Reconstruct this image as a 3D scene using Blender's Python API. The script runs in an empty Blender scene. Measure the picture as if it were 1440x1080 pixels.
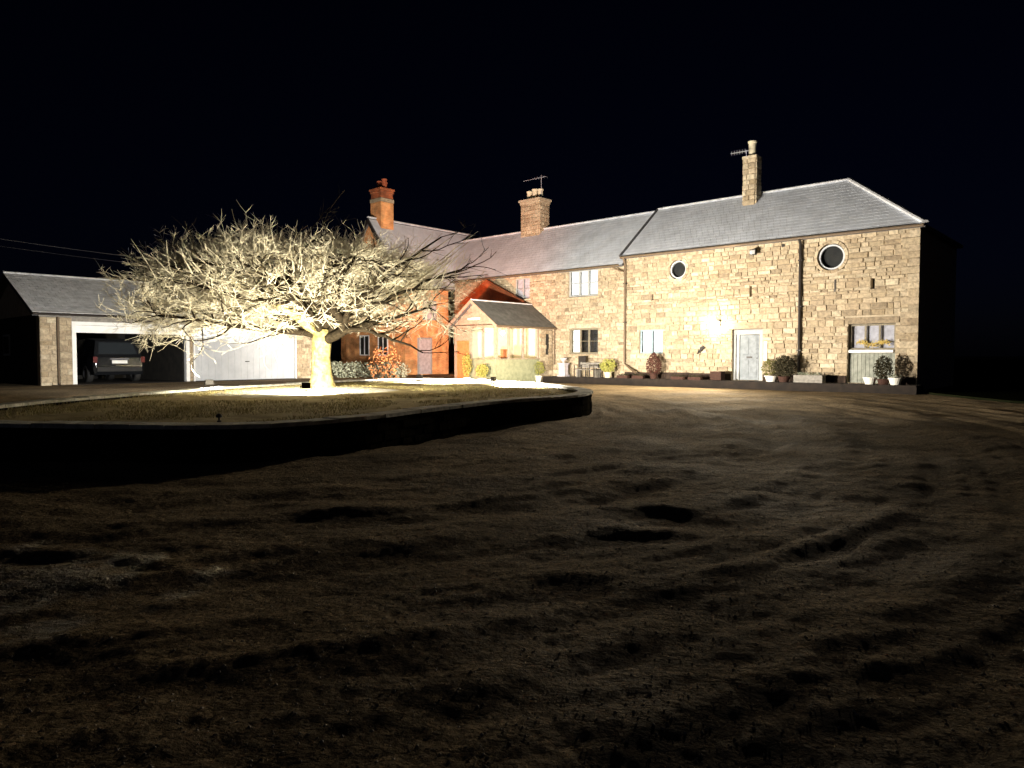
import bpy, math, random
import numpy as np
from mathutils import Vector, Matrix
R = math.radians
random.seed(7)
sc = bpy.context.scene
col = sc.collection

# ------------------------------------------------------------------ camera
cd = bpy.data.cameras.new('camera'); cam = bpy.data.objects.new('camera', cd); col.objects.link(cam)
cam.location = (0, 0, 1.5); cam.rotation_euler = (R(90) - math.atan(.04), 0, 0)
cd.sensor_width = 36; cd.lens = 25; cd.clip_end = 3000; cd.clip_start = .05
sc.camera = cam
# ------------------------------------------------------------------ night sky, moon
w = bpy.data.worlds.new('World'); sc.world = w; w.use_nodes = True
nt = w.node_tree; bg = nt.nodes['Background']
sky = nt.nodes.new('ShaderNodeTexSky'); sky.sky_type = 'NISHITA'; sky.sun_disc = False
MOON_EL, MOON_AZ = R(14), R(205)
sky.sun_elevation = MOON_EL; sky.sun_rotation = MOON_AZ
tint = nt.nodes.new('ShaderNodeMix'); tint.data_type = 'RGBA'; tint.blend_type = 'MULTIPLY'; tint.inputs[0].default_value = 1; tint.inputs[7].default_value = (.35, .42, 1.3, 1)
nt.links.new(sky.outputs[0], tint.inputs[6]); nt.links.new(tint.outputs[2], bg.inputs[0]); bg.inputs[1].default_value = .00042
sd = bpy.data.lights.new('moon', 'SUN'); sd.energy = .012; sd.angle = R(.5); sd.color = (.7, .82, 1)
so = bpy.data.objects.new('moon', sd); col.objects.link(so)
mdir = Vector((math.sin(MOON_AZ) * math.cos(MOON_EL), math.cos(MOON_AZ) * math.cos(MOON_EL), math.sin(MOON_EL)))
so.rotation_euler = mdir.to_track_quat('Z', 'Y').to_euler()
vs = sc.view_settings
vs.view_transform = 'Standard'; vs.look = 'None'; vs.gamma = 1; vs.use_curve_mapping = False; vs.exposure = 0
# light powers (fixtures are built with their lamps below)
P_TREE, P_BARN, P_COTT, P_GARAGE, P_WALL, P_YARD, P_PORCH = 4300, 16500, 15000, 3900, 230, 7600, 65

# ------------------------------------------------------------------ materials
def mat(name, c1, c2=None, scale=6, rough=.85, bump=0, bscale=40, rnd=None, metal=0, detail=6, spec=.3, contrast=(.35, .65)):
    m = bpy.data.materials.new(name); m.use_nodes = True
    t = m.node_tree; N = t.nodes; Lk = t.links; b = N['Principled BSDF']
    b.inputs['Roughness'].default_value = rough; b.inputs['Metallic'].default_value = metal
    b.inputs['Specular IOR Level'].default_value = spec
    tc = N.new('ShaderNodeTexCoord')
    out = None
    if c2 is not None:
        n = N.new('ShaderNodeTexNoise'); n.inputs['Scale'].default_value = scale; n.inputs['Detail'].default_value = detail
        n.inputs['Roughness'].default_value = .6
        gm = N.new('ShaderNodeNewGeometry')
        Lk.new(gm.outputs['Position'], n.inputs['Vector'])
        r = N.new('ShaderNodeValToRGB'); Lk.new(n.outputs[0], r.inputs[0])
        r.color_ramp.elements[0].position = contrast[0]; r.color_ramp.elements[1].position = contrast[1]
        r.color_ramp.elements[0].color = (*c1, 1); r.color_ramp.elements[1].color = (*c2, 1)
        out = r.outputs[0]
    else:
        b.inputs['Base Color'].default_value = (*c1, 1)
    if rnd:                                    # colour ramp chosen per piece
        oi = N.new('ShaderNodeObjectInfo'); ge = N.new('ShaderNodeNewGeometry')
        ad = N.new('ShaderNodeMath'); ad.operation = 'ADD'
        Lk.new(oi.outputs['Random'], ad.inputs[0]); Lk.new(ge.outputs['Random Per Island'], ad.inputs[1])
        fr = N.new('ShaderNodeMath'); fr.operation = 'FRACT'; Lk.new(ad.outputs[0], fr.inputs[0])
        r2 = N.new('ShaderNodeValToRGB'); Lk.new(fr.outputs[0], r2.inputs[0])
        els = r2.color_ramp.elements
        while len(els) < len(rnd): els.new(.5)
        for i, cc in enumerate(rnd):
            els[i].position = i / (len(rnd) - 1); els[i].color = (*cc, 1)
        if out is None: out = r2.outputs[0]
        else:
            mx = N.new('ShaderNodeMix'); mx.data_type = 'RGBA'; mx.blend_type = 'MULTIPLY'; mx.inputs[0].default_value = 1
            Lk.new(r2.outputs[0], mx.inputs[6]); Lk.new(out, mx.inputs[7]); out = mx.outputs[2]
    if out is not None: Lk.new(out, b.inputs['Base Color'])
    if bump:
        n2 = N.new('ShaderNodeTexNoise'); n2.inputs['Scale'].default_value = bscale; n2.inputs['Detail'].default_value = 4
        g2 = N.new('ShaderNodeNewGeometry'); Lk.new(g2.outputs['Position'], n2.inputs['Vector'])
        bm_ = N.new('ShaderNodeBump'); bm_.inputs['Strength'].default_value = 1; bm_.inputs['Distance'].default_value = bump
        Lk.new(n2.outputs[0], bm_.inputs['Height']); Lk.new(bm_.outputs[0], b.inputs['Normal'])
    return m
def emis(name, c, s):
    m = bpy.data.materials.new(name); m.use_nodes = True; b = m.node_tree.nodes['Principled BSDF']
    b.inputs['Base Color'].default_value = (.1, .1, .1, 1); b.inputs['Emission Color'].default_value = (*c, 1)
    b.inputs['Emission Strength'].default_value = s; return m
def glass(name, tint=(.9, .95, 1), rough=.03, mixv=.35):
    m = bpy.data.materials.new(name); m.use_nodes = True; t = m.node_tree; N = t.nodes
    for n in list(N): N.remove(n)
    o = N.new('ShaderNodeOutputMaterial'); g = N.new('ShaderNodeBsdfGlossy'); tr = N.new('ShaderNodeBsdfTransparent'); mx = N.new('ShaderNodeMixShader')
    g.inputs['Roughness'].default_value = rough; tr.inputs[0].default_value = (*tint, 1)
    fr = N.new('ShaderNodeFresnel'); gb = N.new('ShaderNodeNewGeometry'); io = N.new('ShaderNodeMapRange')
    io.inputs[3].default_value = 1.5; io.inputs[4].default_value = 1 / 1.5; t.links.new(gb.outputs['Backfacing'], io.inputs[0]); t.links.new(io.outputs[0], fr.inputs[0])
    t.links.new(fr.outputs[0], mx.inputs[0]); t.links.new(tr.outputs[0], mx.inputs[1]); t.links.new(g.outputs[0], mx.inputs[2]); t.links.new(mx.outputs[0], o.inputs[0])
    return m
STONES = [(.30, .235, .15), (.41, .335, .23), (.35, .28, .185), (.48, .41, .30), (.32, .25, .165), (.44, .36, .25), (.23, .18, .12), (.54, .47, .34), (.40, .32, .22), (.47, .39, .27), (.29, .23, .15)]
m_stone = mat('sandstone block', (.55, .55, .55), (1.1, 1.08, 1.05), scale=9, bump=.02, bscale=14, rnd=STONES, contrast=(.3, .6))
m_mortar = mat('lime mortar', (.34, .28, .19), (.48, .40, .29), scale=5, bump=.01)
m_shade_band = mat('wall foot shade band', (.02, .012, .008), (.045, .028, .018), scale=6, bump=.01)  # shade along the barn wall foot, painted as dark stone
m_bedstone = mat('bed stone in shade tone', (.5, .5, .5), (1, 1, 1), scale=5, bump=.02, bscale=20, rnd=[(.018, .016, .012), (.034, .031, .024), (.024, .022, .016)], spec=0, rough=1)  # shade of the unlit bed wall put into the stone colour
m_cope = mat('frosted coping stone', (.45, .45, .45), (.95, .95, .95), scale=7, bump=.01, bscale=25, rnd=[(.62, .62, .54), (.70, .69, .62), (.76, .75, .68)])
m_slate = mat('frosted slate', (.78, .78, .78), (1.05, 1.05, 1.05), scale=1.1, rough=.8, bump=.004, bscale=12, rnd=[(.68, .72, .79), (.72, .76, .83), (.70, .74, .80), (.76, .79, .85)], contrast=(.3, .7))
m_slate_d = mat('worn grey slate', (.7, .7, .7), (1.1, 1.1, 1.1), scale=3, rough=.7, bump=.006, bscale=12, rnd=[(.115, .112, .105), (.15, .145, .135), (.13, .128, .12)])
m_slate_g = mat('garage slate', (.75, .75, .75), (1.1, 1.1, 1.1), scale=3, rough=.7, bump=.006, bscale=12, rnd=[(.62, .64, .66), (.72, .73, .75), (.66, .67, .69)])
m_ridge = mat('frosted ridge tile', (.52, .53, .56), (.84, .85, .86), scale=2.5)
m_lead = mat('dark lead', (.06, .06, .065), (.10, .10, .105), scale=8, rough=.6)
m_iron = mat('black cast iron', (.018, .014, .012), (.03, .024, .02), scale=20, rough=.5)
m_brown_pipe = mat('brown painted pipe', (.10, .07, .045), (.14, .10, .06), scale=10, rough=.6)
m_white = mat('white paint', (.72, .72, .70), (.82, .82, .80), scale=4, rough=.5)
m_doorw = mat('pale grey white door paint', (.42, .44, .47), (.50, .52, .55), scale=2, rough=.6)
m_cream = mat('cream paint', (.70, .64, .48), (.78, .72, .55), scale=4, rough=.6)
m_tan = mat('tan joinery paint', (.24, .19, .14), (.33, .27, .20), scale=5, rough=.6)
m_sage = mat('pale sage render', (.19, .20, .12), (.28, .29, .18), scale=5, bump=.006, bscale=30)
m_greyblue = mat('grey blue door paint', (.11, .13, .145), (.19, .215, .235), scale=6, rough=.5)
m_greydk = mat('dark grey door boards', (.17, .18, .15), (.30, .31, .26), scale=5, rough=.7)
m_teal = mat('teal window paint', (.20, .27, .30), (.26, .34, .37), scale=8, rough=.5)
m_taupe = mat('taupe window paint', (.15, .13, .09), (.22, .19, .13), scale=8, rough=.6)
m_greyfr = mat('grey window paint', (.28, .29, .28), (.36, .37, .36), scale=8, rough=.6)
m_blind = mat('white roller blind', (.75, .76, .78), (.82, .83, .85), scale=3)
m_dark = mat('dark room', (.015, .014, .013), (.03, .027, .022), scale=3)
m_curtain = mat('grey lilac curtain', (.35, .32, .33), (.5, .46, .48), scale=6)
m_glass = glass('window glass'); 
m_wood = mat('orange brown wood', (.32, .13, .04), (.42, .19, .07), scale=9)
m_greytimber = mat('weathered timber', (.17, .16, .14), (.27, .25, .22), scale=9)
m_bark_lit = mat('bark in lit yellow tone', (.16, .12, .04), (.40, .35, .15), scale=7, bump=.03, bscale=25)  # yellow lamplight on trunk and left limbs put into the bark colour
m_bark_shade = mat('bark in shade tone', (.010, .008, .005), (.03, .023, .015), spec=.03, scale=14, bump=.015, bscale=30)  # silhouette shade of the limbs put into the bark colour
m_twig = mat('frosted twig', (.42, .37, .26), (.82, .77, .62), scale=3, rough=.8)
m_pot = mat('white glazed pot', (.7, .68, .6), (.8, .78, .7), scale=10, rough=.4)
m_pot_y = mat('cream glazed pot', (.66, .60, .40), (.74, .68, .46), scale=10, rough=.4)
m_terra = mat('dark terracotta', (.035, .014, .01), (.06, .028, .018), scale=12)
m_leaf_y = mat('yellow green leaf', (.25, .26, .05), (.5, .46, .13), scale=20, rnd=[(.8, .8, .8), (1, 1, 1), (.6, .7, .6)])
m_leaf_d = mat('dark shrub leaf', (.02, .018, .008), (.045, .035, .015), scale=20, rnd=[(.8, .8, .8), (1, 1, 1), (.6, .7, .6)])
m_leaf_r = mat('dark red shrub leaf', (.05, .016, .012), (.09, .03, .02), scale=20, rnd=[(.8, .8, .8), (1, 1, 1), (.6, .7, .6)])
m_leaf_o = mat('olive shrub leaf', (.10, .10, .02), (.2, .19, .05), scale=20, rnd=[(.8, .8, .8), (1, 1, 1), (.6, .7, .6)])
m_leaf_f = mat('pale frosted leaf', (.22, .25, .16), (.45, .46, .36), scale=20)
m_black = mat('black rubber', (.012, .012, .012), (.02, .02, .02), scale=20, rough=.7)
m_carpaint = mat('black car paint', (.008, .009, .011), rough=.12, spec=.8)
m_cable = mat('grey cable', (.3, .3, .34))
m_conc = mat('worn paving', (.13, .12, .10), (.22, .20, .16), scale=4, bump=.008)
m_pave_shade = mat('paving in shade tone', (.010, .007, .005), (.022, .015, .01), scale=4, bump=.008)  # terrace shade put into the paving colour
m_lawn = mat('dark lawn', (.005, .007, .003), (.012, .013, .006), scale=8, rough=1, spec=0)
m_bulb = emis('lit lamp glass', (1, .86, .6), 60); m_lens = emis('lit floodlight lens', (1, .93, .8), 25)
m_lens_dim = emis('lamp lens seen side on', (1, .9, .75), .6)
m_straw = mat('straw garland', (.55, .40, .10), (.75, .6, .22), scale=30)

def brick_mat(name, c1, c2, mortar):
    m = bpy.data.materials.new(name); m.use_nodes = True; t = m.node_tree; N = t.nodes; L = t.links; b = N['Principled BSDF']
    b.inputs['Roughness'].default_value = .85
    tc = N.new('ShaderNodeTexCoord'); sp = N.new('ShaderNodeSeparateXYZ'); L.new(tc.outputs['Object'], sp.inputs[0])
    ad = N.new('ShaderNodeMath'); L.new(sp.outputs[0], ad.inputs[0]); L.new(sp.outputs[1], ad.inputs[1])
    cb = N.new('ShaderNodeCombineXYZ'); L.new(ad.outputs[0], cb.inputs[0]); L.new(sp.outputs[2], cb.inputs[1])
    br = N.new('ShaderNodeTexBrick'); br.inputs['Scale'].default_value = 1; br.inputs['Brick Width'].default_value = .225
    br.inputs['Row Height'].default_value = .075; br.inputs['Mortar Size'].default_value = .007
    br.inputs['Color1'].default_value = (*c1, 1); br.inputs['Color2'].default_value = (*c2, 1); br.inputs['Mortar'].default_value = (*mortar, 1)
    L.new(cb.outputs[0], br.inputs[0])
    n = N.new('ShaderNodeTexNoise'); n.inputs['Scale'].default_value = 2; n.inputs['Detail'].default_value = 8; L.new(tc.outputs['Object'], n.inputs[0])
    mr = N.new('ShaderNodeMapRange'); mr.inputs[1].default_value = .3; mr.inputs[2].default_value = .7; mr.inputs[3].default_value = .55; mr.inputs[4].default_value = 1.25; L.new(n.outputs[0], mr.inputs[0])
    mx = N.new('ShaderNodeMix'); mx.data_type = 'RGBA'; mx.blend_type = 'MULTIPLY'; mx.inputs[0].default_value = 1
    L.new(br.outputs[0], mx.inputs[6]); L.new(mr.outputs[0], mx.inputs[7]); L.new(mx.outputs[2], b.inputs['Base Color'])
    bp = N.new('ShaderNodeBump'); bp.invert = True; bp.inputs['Distance'].default_value = .01; L.new(br.outputs[1], bp.inputs['Height']); L.new(bp.outputs[0], b.inputs['Normal'])
    return m
m_brick = brick_mat('orange brick', (.86, .40, .14), (.70, .26, .075), (.68, .46, .26))
m_redbrick = brick_mat('red brick', (.50, .13, .04), (.38, .09, .03), (.32, .15, .08))

# ------------------------------------------------------------------ mesh helpers
class M:
    off = (0, 0, 0)
    def __init__(s): s.v = []; s.f = []
    def add(s, vs_, fs):
        n = len(s.v); s.v += [tuple(p) for p in vs_]; s.f += [tuple(i + n for i in q) for q in fs]
    def box(s, x0, x1, y0, y1, z0, z1):
        s.add([(x0, y0, z0), (x1, y0, z0), (x1, y1, z0), (x0, y1, z0), (x0, y0, z1), (x1, y0, z1), (x1, y1, z1), (x0, y1, z1)],
              [(0, 3, 2, 1), (4, 5, 6, 7), (0, 1, 5, 4), (1, 2, 6, 5), (2, 3, 7, 6), (3, 0, 4, 7)])
    def prism(s, poly, axis, a0, a1):                    # polygon in the two other axes, extruded
        def P(p, a):
            return (a, p[0], p[1]) if axis == 0 else ((p[0], a, p[1]) if axis == 1 else (p[0], p[1], a))
        n = len(poly)
        s.add([P(p, a0) for p in poly] + [P(p, a1) for p in poly],
              [tuple(range(n))[::-1], tuple(range(n, 2 * n))] + [(i, (i + 1) % n, n + (i + 1) % n, n + i) for i in range(n)])
    def tube(s, pts, rad, k=6, cap=True):
        pts = [Vector(p) for p in pts]; n = len(pts)
        if not hasattr(rad, '__len__'): rad = [rad] * n
        base = len(s.v); d0 = (pts[1] - pts[0]).normalized()
        u = d0.orthogonal().normalized()
        for i, p in enumerate(pts):
            d = (pts[min(i + 1, n - 1)] - pts[max(i - 1, 0)]).normalized()
            u = (u - d * u.dot(d)).normalized(); q = d.cross(u)
            for j in range(k):
                a = 2 * math.pi * j / k; s.v.append(tuple(p + (u * math.cos(a) + q * math.sin(a)) * rad[i]))
        for i in range(n - 1):
            for j in range(k):
                a = base + i * k + j; b = base + i * k + (j + 1) % k
                s.f.append((a, b, b + k, a + k))
        if cap: s.f.append(tuple(base + j for j in range(k))[::-1]); s.f.append(tuple(base + (n - 1) * k + j for j in range(k)))
    def lathe(s, prof, c=(0, 0, 0), k=20):
        base = len(s.v); n = len(prof)
        for r, z in prof:
            for j in range(k):
                a = 2 * math.pi * j / k; s.v.append((c[0] + r * math.cos(a), c[1] + r * math.sin(a), c[2] + z))
        for i in range(n - 1):
            for j in range(k):
                a = base + i * k + j; b = base + i * k + (j + 1) % k; s.f.append((a, b, b + k, a + k))
        s.f.append(tuple(base + j for j in range(k))[::-1]); s.f.append(tuple(base + (n - 1) * k + j for j in range(k)))
    def ring(s, c, r0, r1, y0, y1, k=32):                # ring in the x,z plane
        b = len(s.v)
        for r, y in ((r0, y0), (r1, y0), (r1, y1), (r0, y1)):
            for j in range(k):
                a = 2 * math.pi * j / k; s.v.append((c[0] + r * math.cos(a), y, c[1] + r * math.sin(a)))
        for q in range(4):
            for j in range(k):
                s.f.append((b + q * k + j, b + q * k + (j + 1) % k, b + ((q + 1) % 4) * k + (j + 1) % k, b + ((q + 1) % 4) * k + j))
    def disc(s, c, r, y, k=32):
        b = len(s.v); s.v += [(c[0] + r * math.cos(2 * math.pi * j / k), y, c[1] + r * math.sin(2 * math.pi * j / k)) for j in range(k)]
        s.f.append(tuple(range(b, b + k))[::-1])
    def build(s, name, m, parent=None, kind=None, smooth=False, bevel=0, loc=None):
        o_ = M.off if parent is not None else (0, 0, 0)
        me = bpy.data.meshes.new(name); me.from_pydata([(p[0] - o_[0], p[1] - o_[1], p[2] - o_[2]) for p in s.v], [], s.f); me.update()
        me.materials.append(m)
        if smooth: me.polygons.foreach_set('use_smooth', [True] * len(me.polygons))
        o = bpy.data.objects.new(name, me); col.objects.link(o)
        if parent is not None: o.parent = parent
        if loc: o.location = loc
        if kind: o['kind'] = kind
        if bevel:
            b = o.modifiers.new('bevel', 'BEVEL'); b.width = bevel; b.segments = 2; b.limit_method = 'ANGLE'
        return o
def thing(name, label, cat, loc=(0, 0, 0), rz=0, group=None):
    o = bpy.data.objects.new(name, None); col.objects.link(o); o.location = loc; o.rotation_euler = (0, 0, rz); o.empty_display_size = .2
    o['label'] = label; o['category'] = cat
    if group: o['group'] = group
    return o
def tag(o, label, cat, group=None):
    o['label'] = label; o['category'] = cat
    if group: o['group'] = group
    return o
def struct(o): o['kind'] = 'structure'; return o
def bx(name, m, parent, *a, **k):
    q = M(); q.box(*a); return q.build(name, m, parent, **k)
def copy_tree(root, loc, rz=None, label=None):
    r = root.copy(); col.objects.link(r); r.location = loc
    if rz is not None: r.rotation_euler = (0, 0, rz)
    if label: r['label'] = label
    for ch in list(root.children):
        c = ch.copy(); col.objects.link(c); c.parent = r
        for g in ch.children:
            d = g.copy(); col.objects.link(d); d.parent = c
    return r

# frames: the house front runs along x (leftwards), y is out of the wall, z up
HA = R(138); SA, CA = math.sin(R(48)), math.cos(R(48)); P0 = (16.0, 28.1)
def HP(s, L=0, z=0): return (P0[0] - SA * s - CA * L, P0[1] + CA * s - SA * L, z)
GA = R(48); G0 = (-18.25, 27.53)
def GP(t, y=0, z=0): return (G0[0] + CA * t - SA * y, G0[1] + SA * t + CA * y, z)

# ------------------------------------------------------------------ noise for terrain
def _hash(ix, iy, seed):
    n = (ix.astype(np.int64) + 5000) * 73856093 ^ (iy.astype(np.int64) + 9000) * 19349663 ^ (seed + 11) * 83492791
    n &= 0xffffffff
    for k in (0x85ebca6b, 0xc2b2ae35):
        n = ((n ^ (n >> 15)) * k) & 0xffffffff
        n = n ^ (n >> 13)
    return (n & 0xffff) / 65535.0
def vnoise(x, y, seed=0):
    ix = np.floor(x); iy = np.floor(y); fx = x - ix; fy = y - iy; fx = fx * fx * (3 - 2 * fx); fy = fy * fy * (3 - 2 * fy)
    a = _hash(ix, iy, seed); b = _hash(ix + 1, iy, seed); c = _hash(ix, iy + 1, seed); d = _hash(ix + 1, iy + 1, seed)
    return (a * (1 - fx) + b * fx) * (1 - fy) + (c * (1 - fx) + d * fx) * fy - .5
def fbm(x, y, o=4, seed=0):
    s = 0; a = 1
    for i in range(o): s = s + a * vnoise(x * 2 ** i, y * 2 ** i, seed + i * 17); a *= .5
    return s
def sstep(a, b, x): t = np.clip((x - a) / (b - a), 0, 1); return t * t * (3 - 2 * t)
CX, CY = -3.6, 19.5                                     # centre of the raised bed
def ground_h(x, y):
    x = np.asarray(x, float); y = np.asarray(y, float)
    r = np.hypot(x, y)
    h = .03 * fbm(x * .5, y * .5, 3, 1)
    d = np.hypot((x - CX) / 1.0, (y - CY) / 1.45) ; th = np.arctan2(y - CY, x - CX)
    near = 1 - sstep(22, 34, r)
    q = d + .25 * fbm(x * .25, y * .25, 2, 9)
    h = h + near * (.085 * fbm(q * 1.9, th * 2.2, 3, 5) + .05 * np.maximum(0, vnoise(q * 4.5, th * 3.5, 23)))   # wheel tracks round the bed
    h = h + near * .035 * fbm(x * 1.1 + 3, y * 1.9, 4, 31)
    h = h + (1 - sstep(8, 20, r)) * (.004 * vnoise(x * 7 + 2 * y, y * 7 - 3 * x, 41) + .008 * vnoise(x * 18 + 7 * y, y * 18 - 7 * x, 47))
    ca_, sa__ = math.cos(.5), math.sin(.5); xr, yr = x * ca_ + y * sa__, -x * sa__ + y * ca_        # small ripples left by wheels
    h = h + (1 - sstep(13, 24, r)) * (.016 * vnoise(xr * 1.6, yr * 6.5, 61) + .010 * vnoise(xr * 3.5 + 7, yr * 12, 67))
    # two curved humps pushed up by turning wheels, and a few more
    for (mx, my, a, lx, ly, rot, cv) in ((1.3, 6.85, .038, .48, .16, -.08, .55), (1.15, 6.05, .027, .40, .13, -.1, .5), (.45, 4.7, .018, .36, .14, -.2, .35), (-1.9, 6.6, .02, .7, .1, .2, -.2), (-3.0, 5.3, .018, .8, .1, -.3, .2)):
        dx, dy = x - mx, y - my; c, s_ = math.cos(rot), math.sin(rot); u = dx * c + dy * s_; v = -dx * s_ + dy * c + cv * u * u
        h = h + a * (1 + .9 * vnoise(x * 3.3 + y, y * 4.1 - x, 91) + .6 * vnoise(x * 13 + 4 * y, y * 13 - 5 * x, 93)) * np.exp(-(u / lx) ** 2 - (v / ly) ** 2) - .5 * a * np.exp(-(u / lx) ** 2 - ((v + ly * 1.7) / (ly * 1.3)) ** 2)
    # the yard rises towards the garages
    g = sstep(19, 26, y - .45 * (x + 14)) * (1 - sstep(-9, -3, x - (y - 30) * .3))
    far = sstep(30, 36, y + .8 * np.abs(x - 8) * 0)
    h = h * (1 - .0 * far)
    return h * (1 - g) + .33 * g
def gh(x, y): return float(ground_h(np.array([x]), np.array([y]))[0])

# ------------------------------------------------------------------ ground sheet (reaches the horizon)
def ground():
    ang = np.concatenate([np.arange(-180, -50, 5), np.arange(-50, 50, .2), np.arange(50, 180, 5)])
    rr = [.4]
    while rr[-1] < 45: rr.append(rr[-1] * 1.0085 + .002)
    while rr[-1] < 1500: rr.append(rr[-1] * 1.12)
    rr = np.array(rr); A, Rr = np.meshgrid(np.radians(ang), rr)
    X = Rr * np.sin(A); Y = Rr * np.cos(A); Z = ground_h(X, Y)
    na, nr = len(ang), len(rr)
    V = np.stack([X, Y, Z], -1).reshape(-1, 3)
    i = np.arange(nr - 1)[:, None] * na; j = np.arange(na)[None, :]; j2 = (j + 1) % na
    F = np.stack([i + j, i + na + j, i + na + j2, i + j2], -1).reshape(-1, 4)
    V = np.vstack([V, [[0, 0, 0]]]); c = len(V) - 1
    me = bpy.data.meshes.new('gravel_drive')
    me.vertices.add(len(V)); me.vertices.foreach_set('co', V.ravel())
    tri = np.array([(a, (a + 1) % na, c) for a in range(na)])
    me.loops.add(F.size + tri.size); me.loops.foreach_set('vertex_index', np.concatenate([F[:, ::-1].ravel(), tri.ravel()[::-1]]).astype(np.int32))
    me.polygons.add(len(F) + len(tri))
    me.polygons.foreach_set('loop_start', np.concatenate([np.arange(len(F)) * 4, F.size + np.arange(len(tri)) * 3]).astype(np.int32))
    me.update(calc_edges=True); me.validate()
    o = bpy.data.objects.new('gravel_drive', me); col.objects.link(o); struct(o)
    return o
def gravel_mat():
    m = bpy.data.materials.new('gravel'); m.use_nodes = True; t = m.node_tree; N = t.nodes; L = t.links; b = N['Principled BSDF']
    ge = N.new('ShaderNodeNewGeometry'); P = ge.outputs['Position']
    v = N.new('ShaderNodeTexVoronoi'); v.inputs['Scale'].default_value = 42; v.inputs['Randomness'].default_value = 1
    nd_ = N.new('ShaderNodeTexNoise'); nd_.inputs['Scale'].default_value = 30; L.new(P, nd_.inputs['Vector'])
    va = N.new('ShaderNodeVectorMath'); va.operation = 'MULTIPLY_ADD'; L.new(nd_.outputs['Color'], va.inputs[0]); va.inputs[1].default_value = (.03, .03, .03); L.new(P, va.inputs[2]); L.new(va.outputs[0], v.inputs['Vector'])
    r = N.new('ShaderNodeValToRGB'); L.new(v.outputs['Color'], r.inputs[0])
    r.color_ramp.elements[0].color = (.07, .05, .026, 1); r.color_ramp.elements[1].color = (.45, .335, .19, 1)
    n = N.new('ShaderNodeTexNoise'); n.inputs['Scale'].default_value = .7; n.inputs['Detail'].default_value = 6; L.new(P, n.inputs['Vector'])
    mr = N.new('ShaderNodeMapRange'); mr.inputs[1].default_value = .35; mr.inputs[2].default_value = .68; mr.inputs[3].default_value = .6; mr.inputs[4].default_value = 1.25; L.new(n.outputs[0], mr.inputs[0])
    mx = N.new('ShaderNodeMix'); mx.data_type = 'RGBA'; mx.blend_type = 'MULTIPLY'; mx.inputs[0].default_value = 1
    L.new(r.outputs[0], mx.inputs[6]); L.new(mr.outputs[0], mx.inputs[7])
    L.new(mx.outputs[2], b.inputs['Base Color'])
    # wet patches
    n3 = N.new('ShaderNodeTexNoise'); n3.inputs['Scale'].default_value = .45; n3.inputs['Detail'].default_value = 3; L.new(P, n3.inputs['Vector'])
    m3 = N.new('ShaderNodeMapRange'); m3.inputs[1].default_value = .45; m3.inputs[2].default_value = .6; m3.inputs[3].default_value = .95; m3.inputs[4].default_value = .8; L.new(n3.outputs[0], m3.inputs[0])
    dd_ = N.new('ShaderNodeVectorMath'); dd_.operation = 'DISTANCE'; L.new(P, dd_.inputs[0]); dd_.inputs[1].default_value = (-3.25, 4.6, 0)
    n5 = N.new('ShaderNodeTexNoise'); n5.inputs['Scale'].default_value = 2.2; n5.inputs['Detail'].default_value = 6; L.new(P, n5.inputs['Vector'])
    m5 = N.new('ShaderNodeMath'); m5.operation = 'MULTIPLY_ADD'; L.new(n5.outputs[0], m5.inputs[0]); m5.inputs[1].default_value = 3.2; L.new(dd_.outputs['Value'], m5.inputs[2])
    w5 = N.new('ShaderNodeMapRange'); w5.inputs[1].default_value = 2.2; w5.inputs[2].default_value = 2.6; w5.inputs[3].default_value = 1; w5.inputs[4].default_value = 0; L.new(m5.outputs[0], w5.inputs[0])
    x5 = N.new('ShaderNodeMix'); L.new(w5.outputs[0], x5.inputs[0]); L.new(m3.outputs[0], x5.inputs[2]); x5.inputs[3].default_value = .28
    L.new(x5.outputs[0], b.inputs['Roughness'])
    y5 = N.new('ShaderNodeMapRange'); L.new(w5.outputs[0], y5.inputs[0]); y5.inputs[3].default_value = .12; y5.inputs[4].default_value = 1; L.new(y5.outputs[0], b.inputs['Specular IOR Level'])
    bp = N.new('ShaderNodeBump'); bp.inputs['Distance'].default_value = .005; L.new(v.outputs['Distance'], bp.inputs['Height']); bp.invert = True
    n4 = N.new('ShaderNodeTexNoise'); n4.inputs['Scale'].default_value = 4.2; n4.inputs['Detail'].default_value = 8; n4.inputs['Roughness'].default_value = .62
    mp = N.new('ShaderNodeMapping'); mp.inputs['Rotation'].default_value = (0, 0, .35); mp.inputs['Scale'].default_value = (.6, 1.1, 1); L.new(P, mp.inputs[0]); L.new(mp.outputs[0], n4.inputs['Vector'])
    bp2 = N.new('ShaderNodeBump'); bp2.inputs['Distance'].default_value = .055; bp2.inputs['Strength'].default_value = 1; L.new(n4.outputs[0], bp2.inputs['Height'])
    n6 = N.new('ShaderNodeTexNoise'); n6.inputs['Scale'].default_value = 16; n6.inputs['Detail'].default_value = 5; n6.inputs['Roughness'].default_value = .7; L.new(P, n6.inputs['Vector'])
    bp3 = N.new('ShaderNodeBump'); bp3.inputs['Distance'].default_value = .035; L.new(n6.outputs[0], bp3.inputs['Height']); L.new(bp.outputs[0], bp3.inputs['Normal']); L.new(bp3.outputs[0], bp2.inputs['Normal'])
    L.new(bp2.outputs[0], b.inputs['Normal'])
    return m
gd = ground(); gd.data.materials.append(gravel_mat())
gd.data.polygons.foreach_set('use_smooth', [True] * len(gd.data.polygons))

# lawn beyond the drive on the right
q = M(); lw_ = [(16.6, 29.0), (15.9, 27.0), (15.6, 22.2), (18.5, 17.5), (24, 14), (140, -10), (300, 200), (60, 300), (20, 60), (22, 36)]
q.prism(lw_, 2, .02, .09); struct(q.build('lawn', m_lawn))

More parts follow.
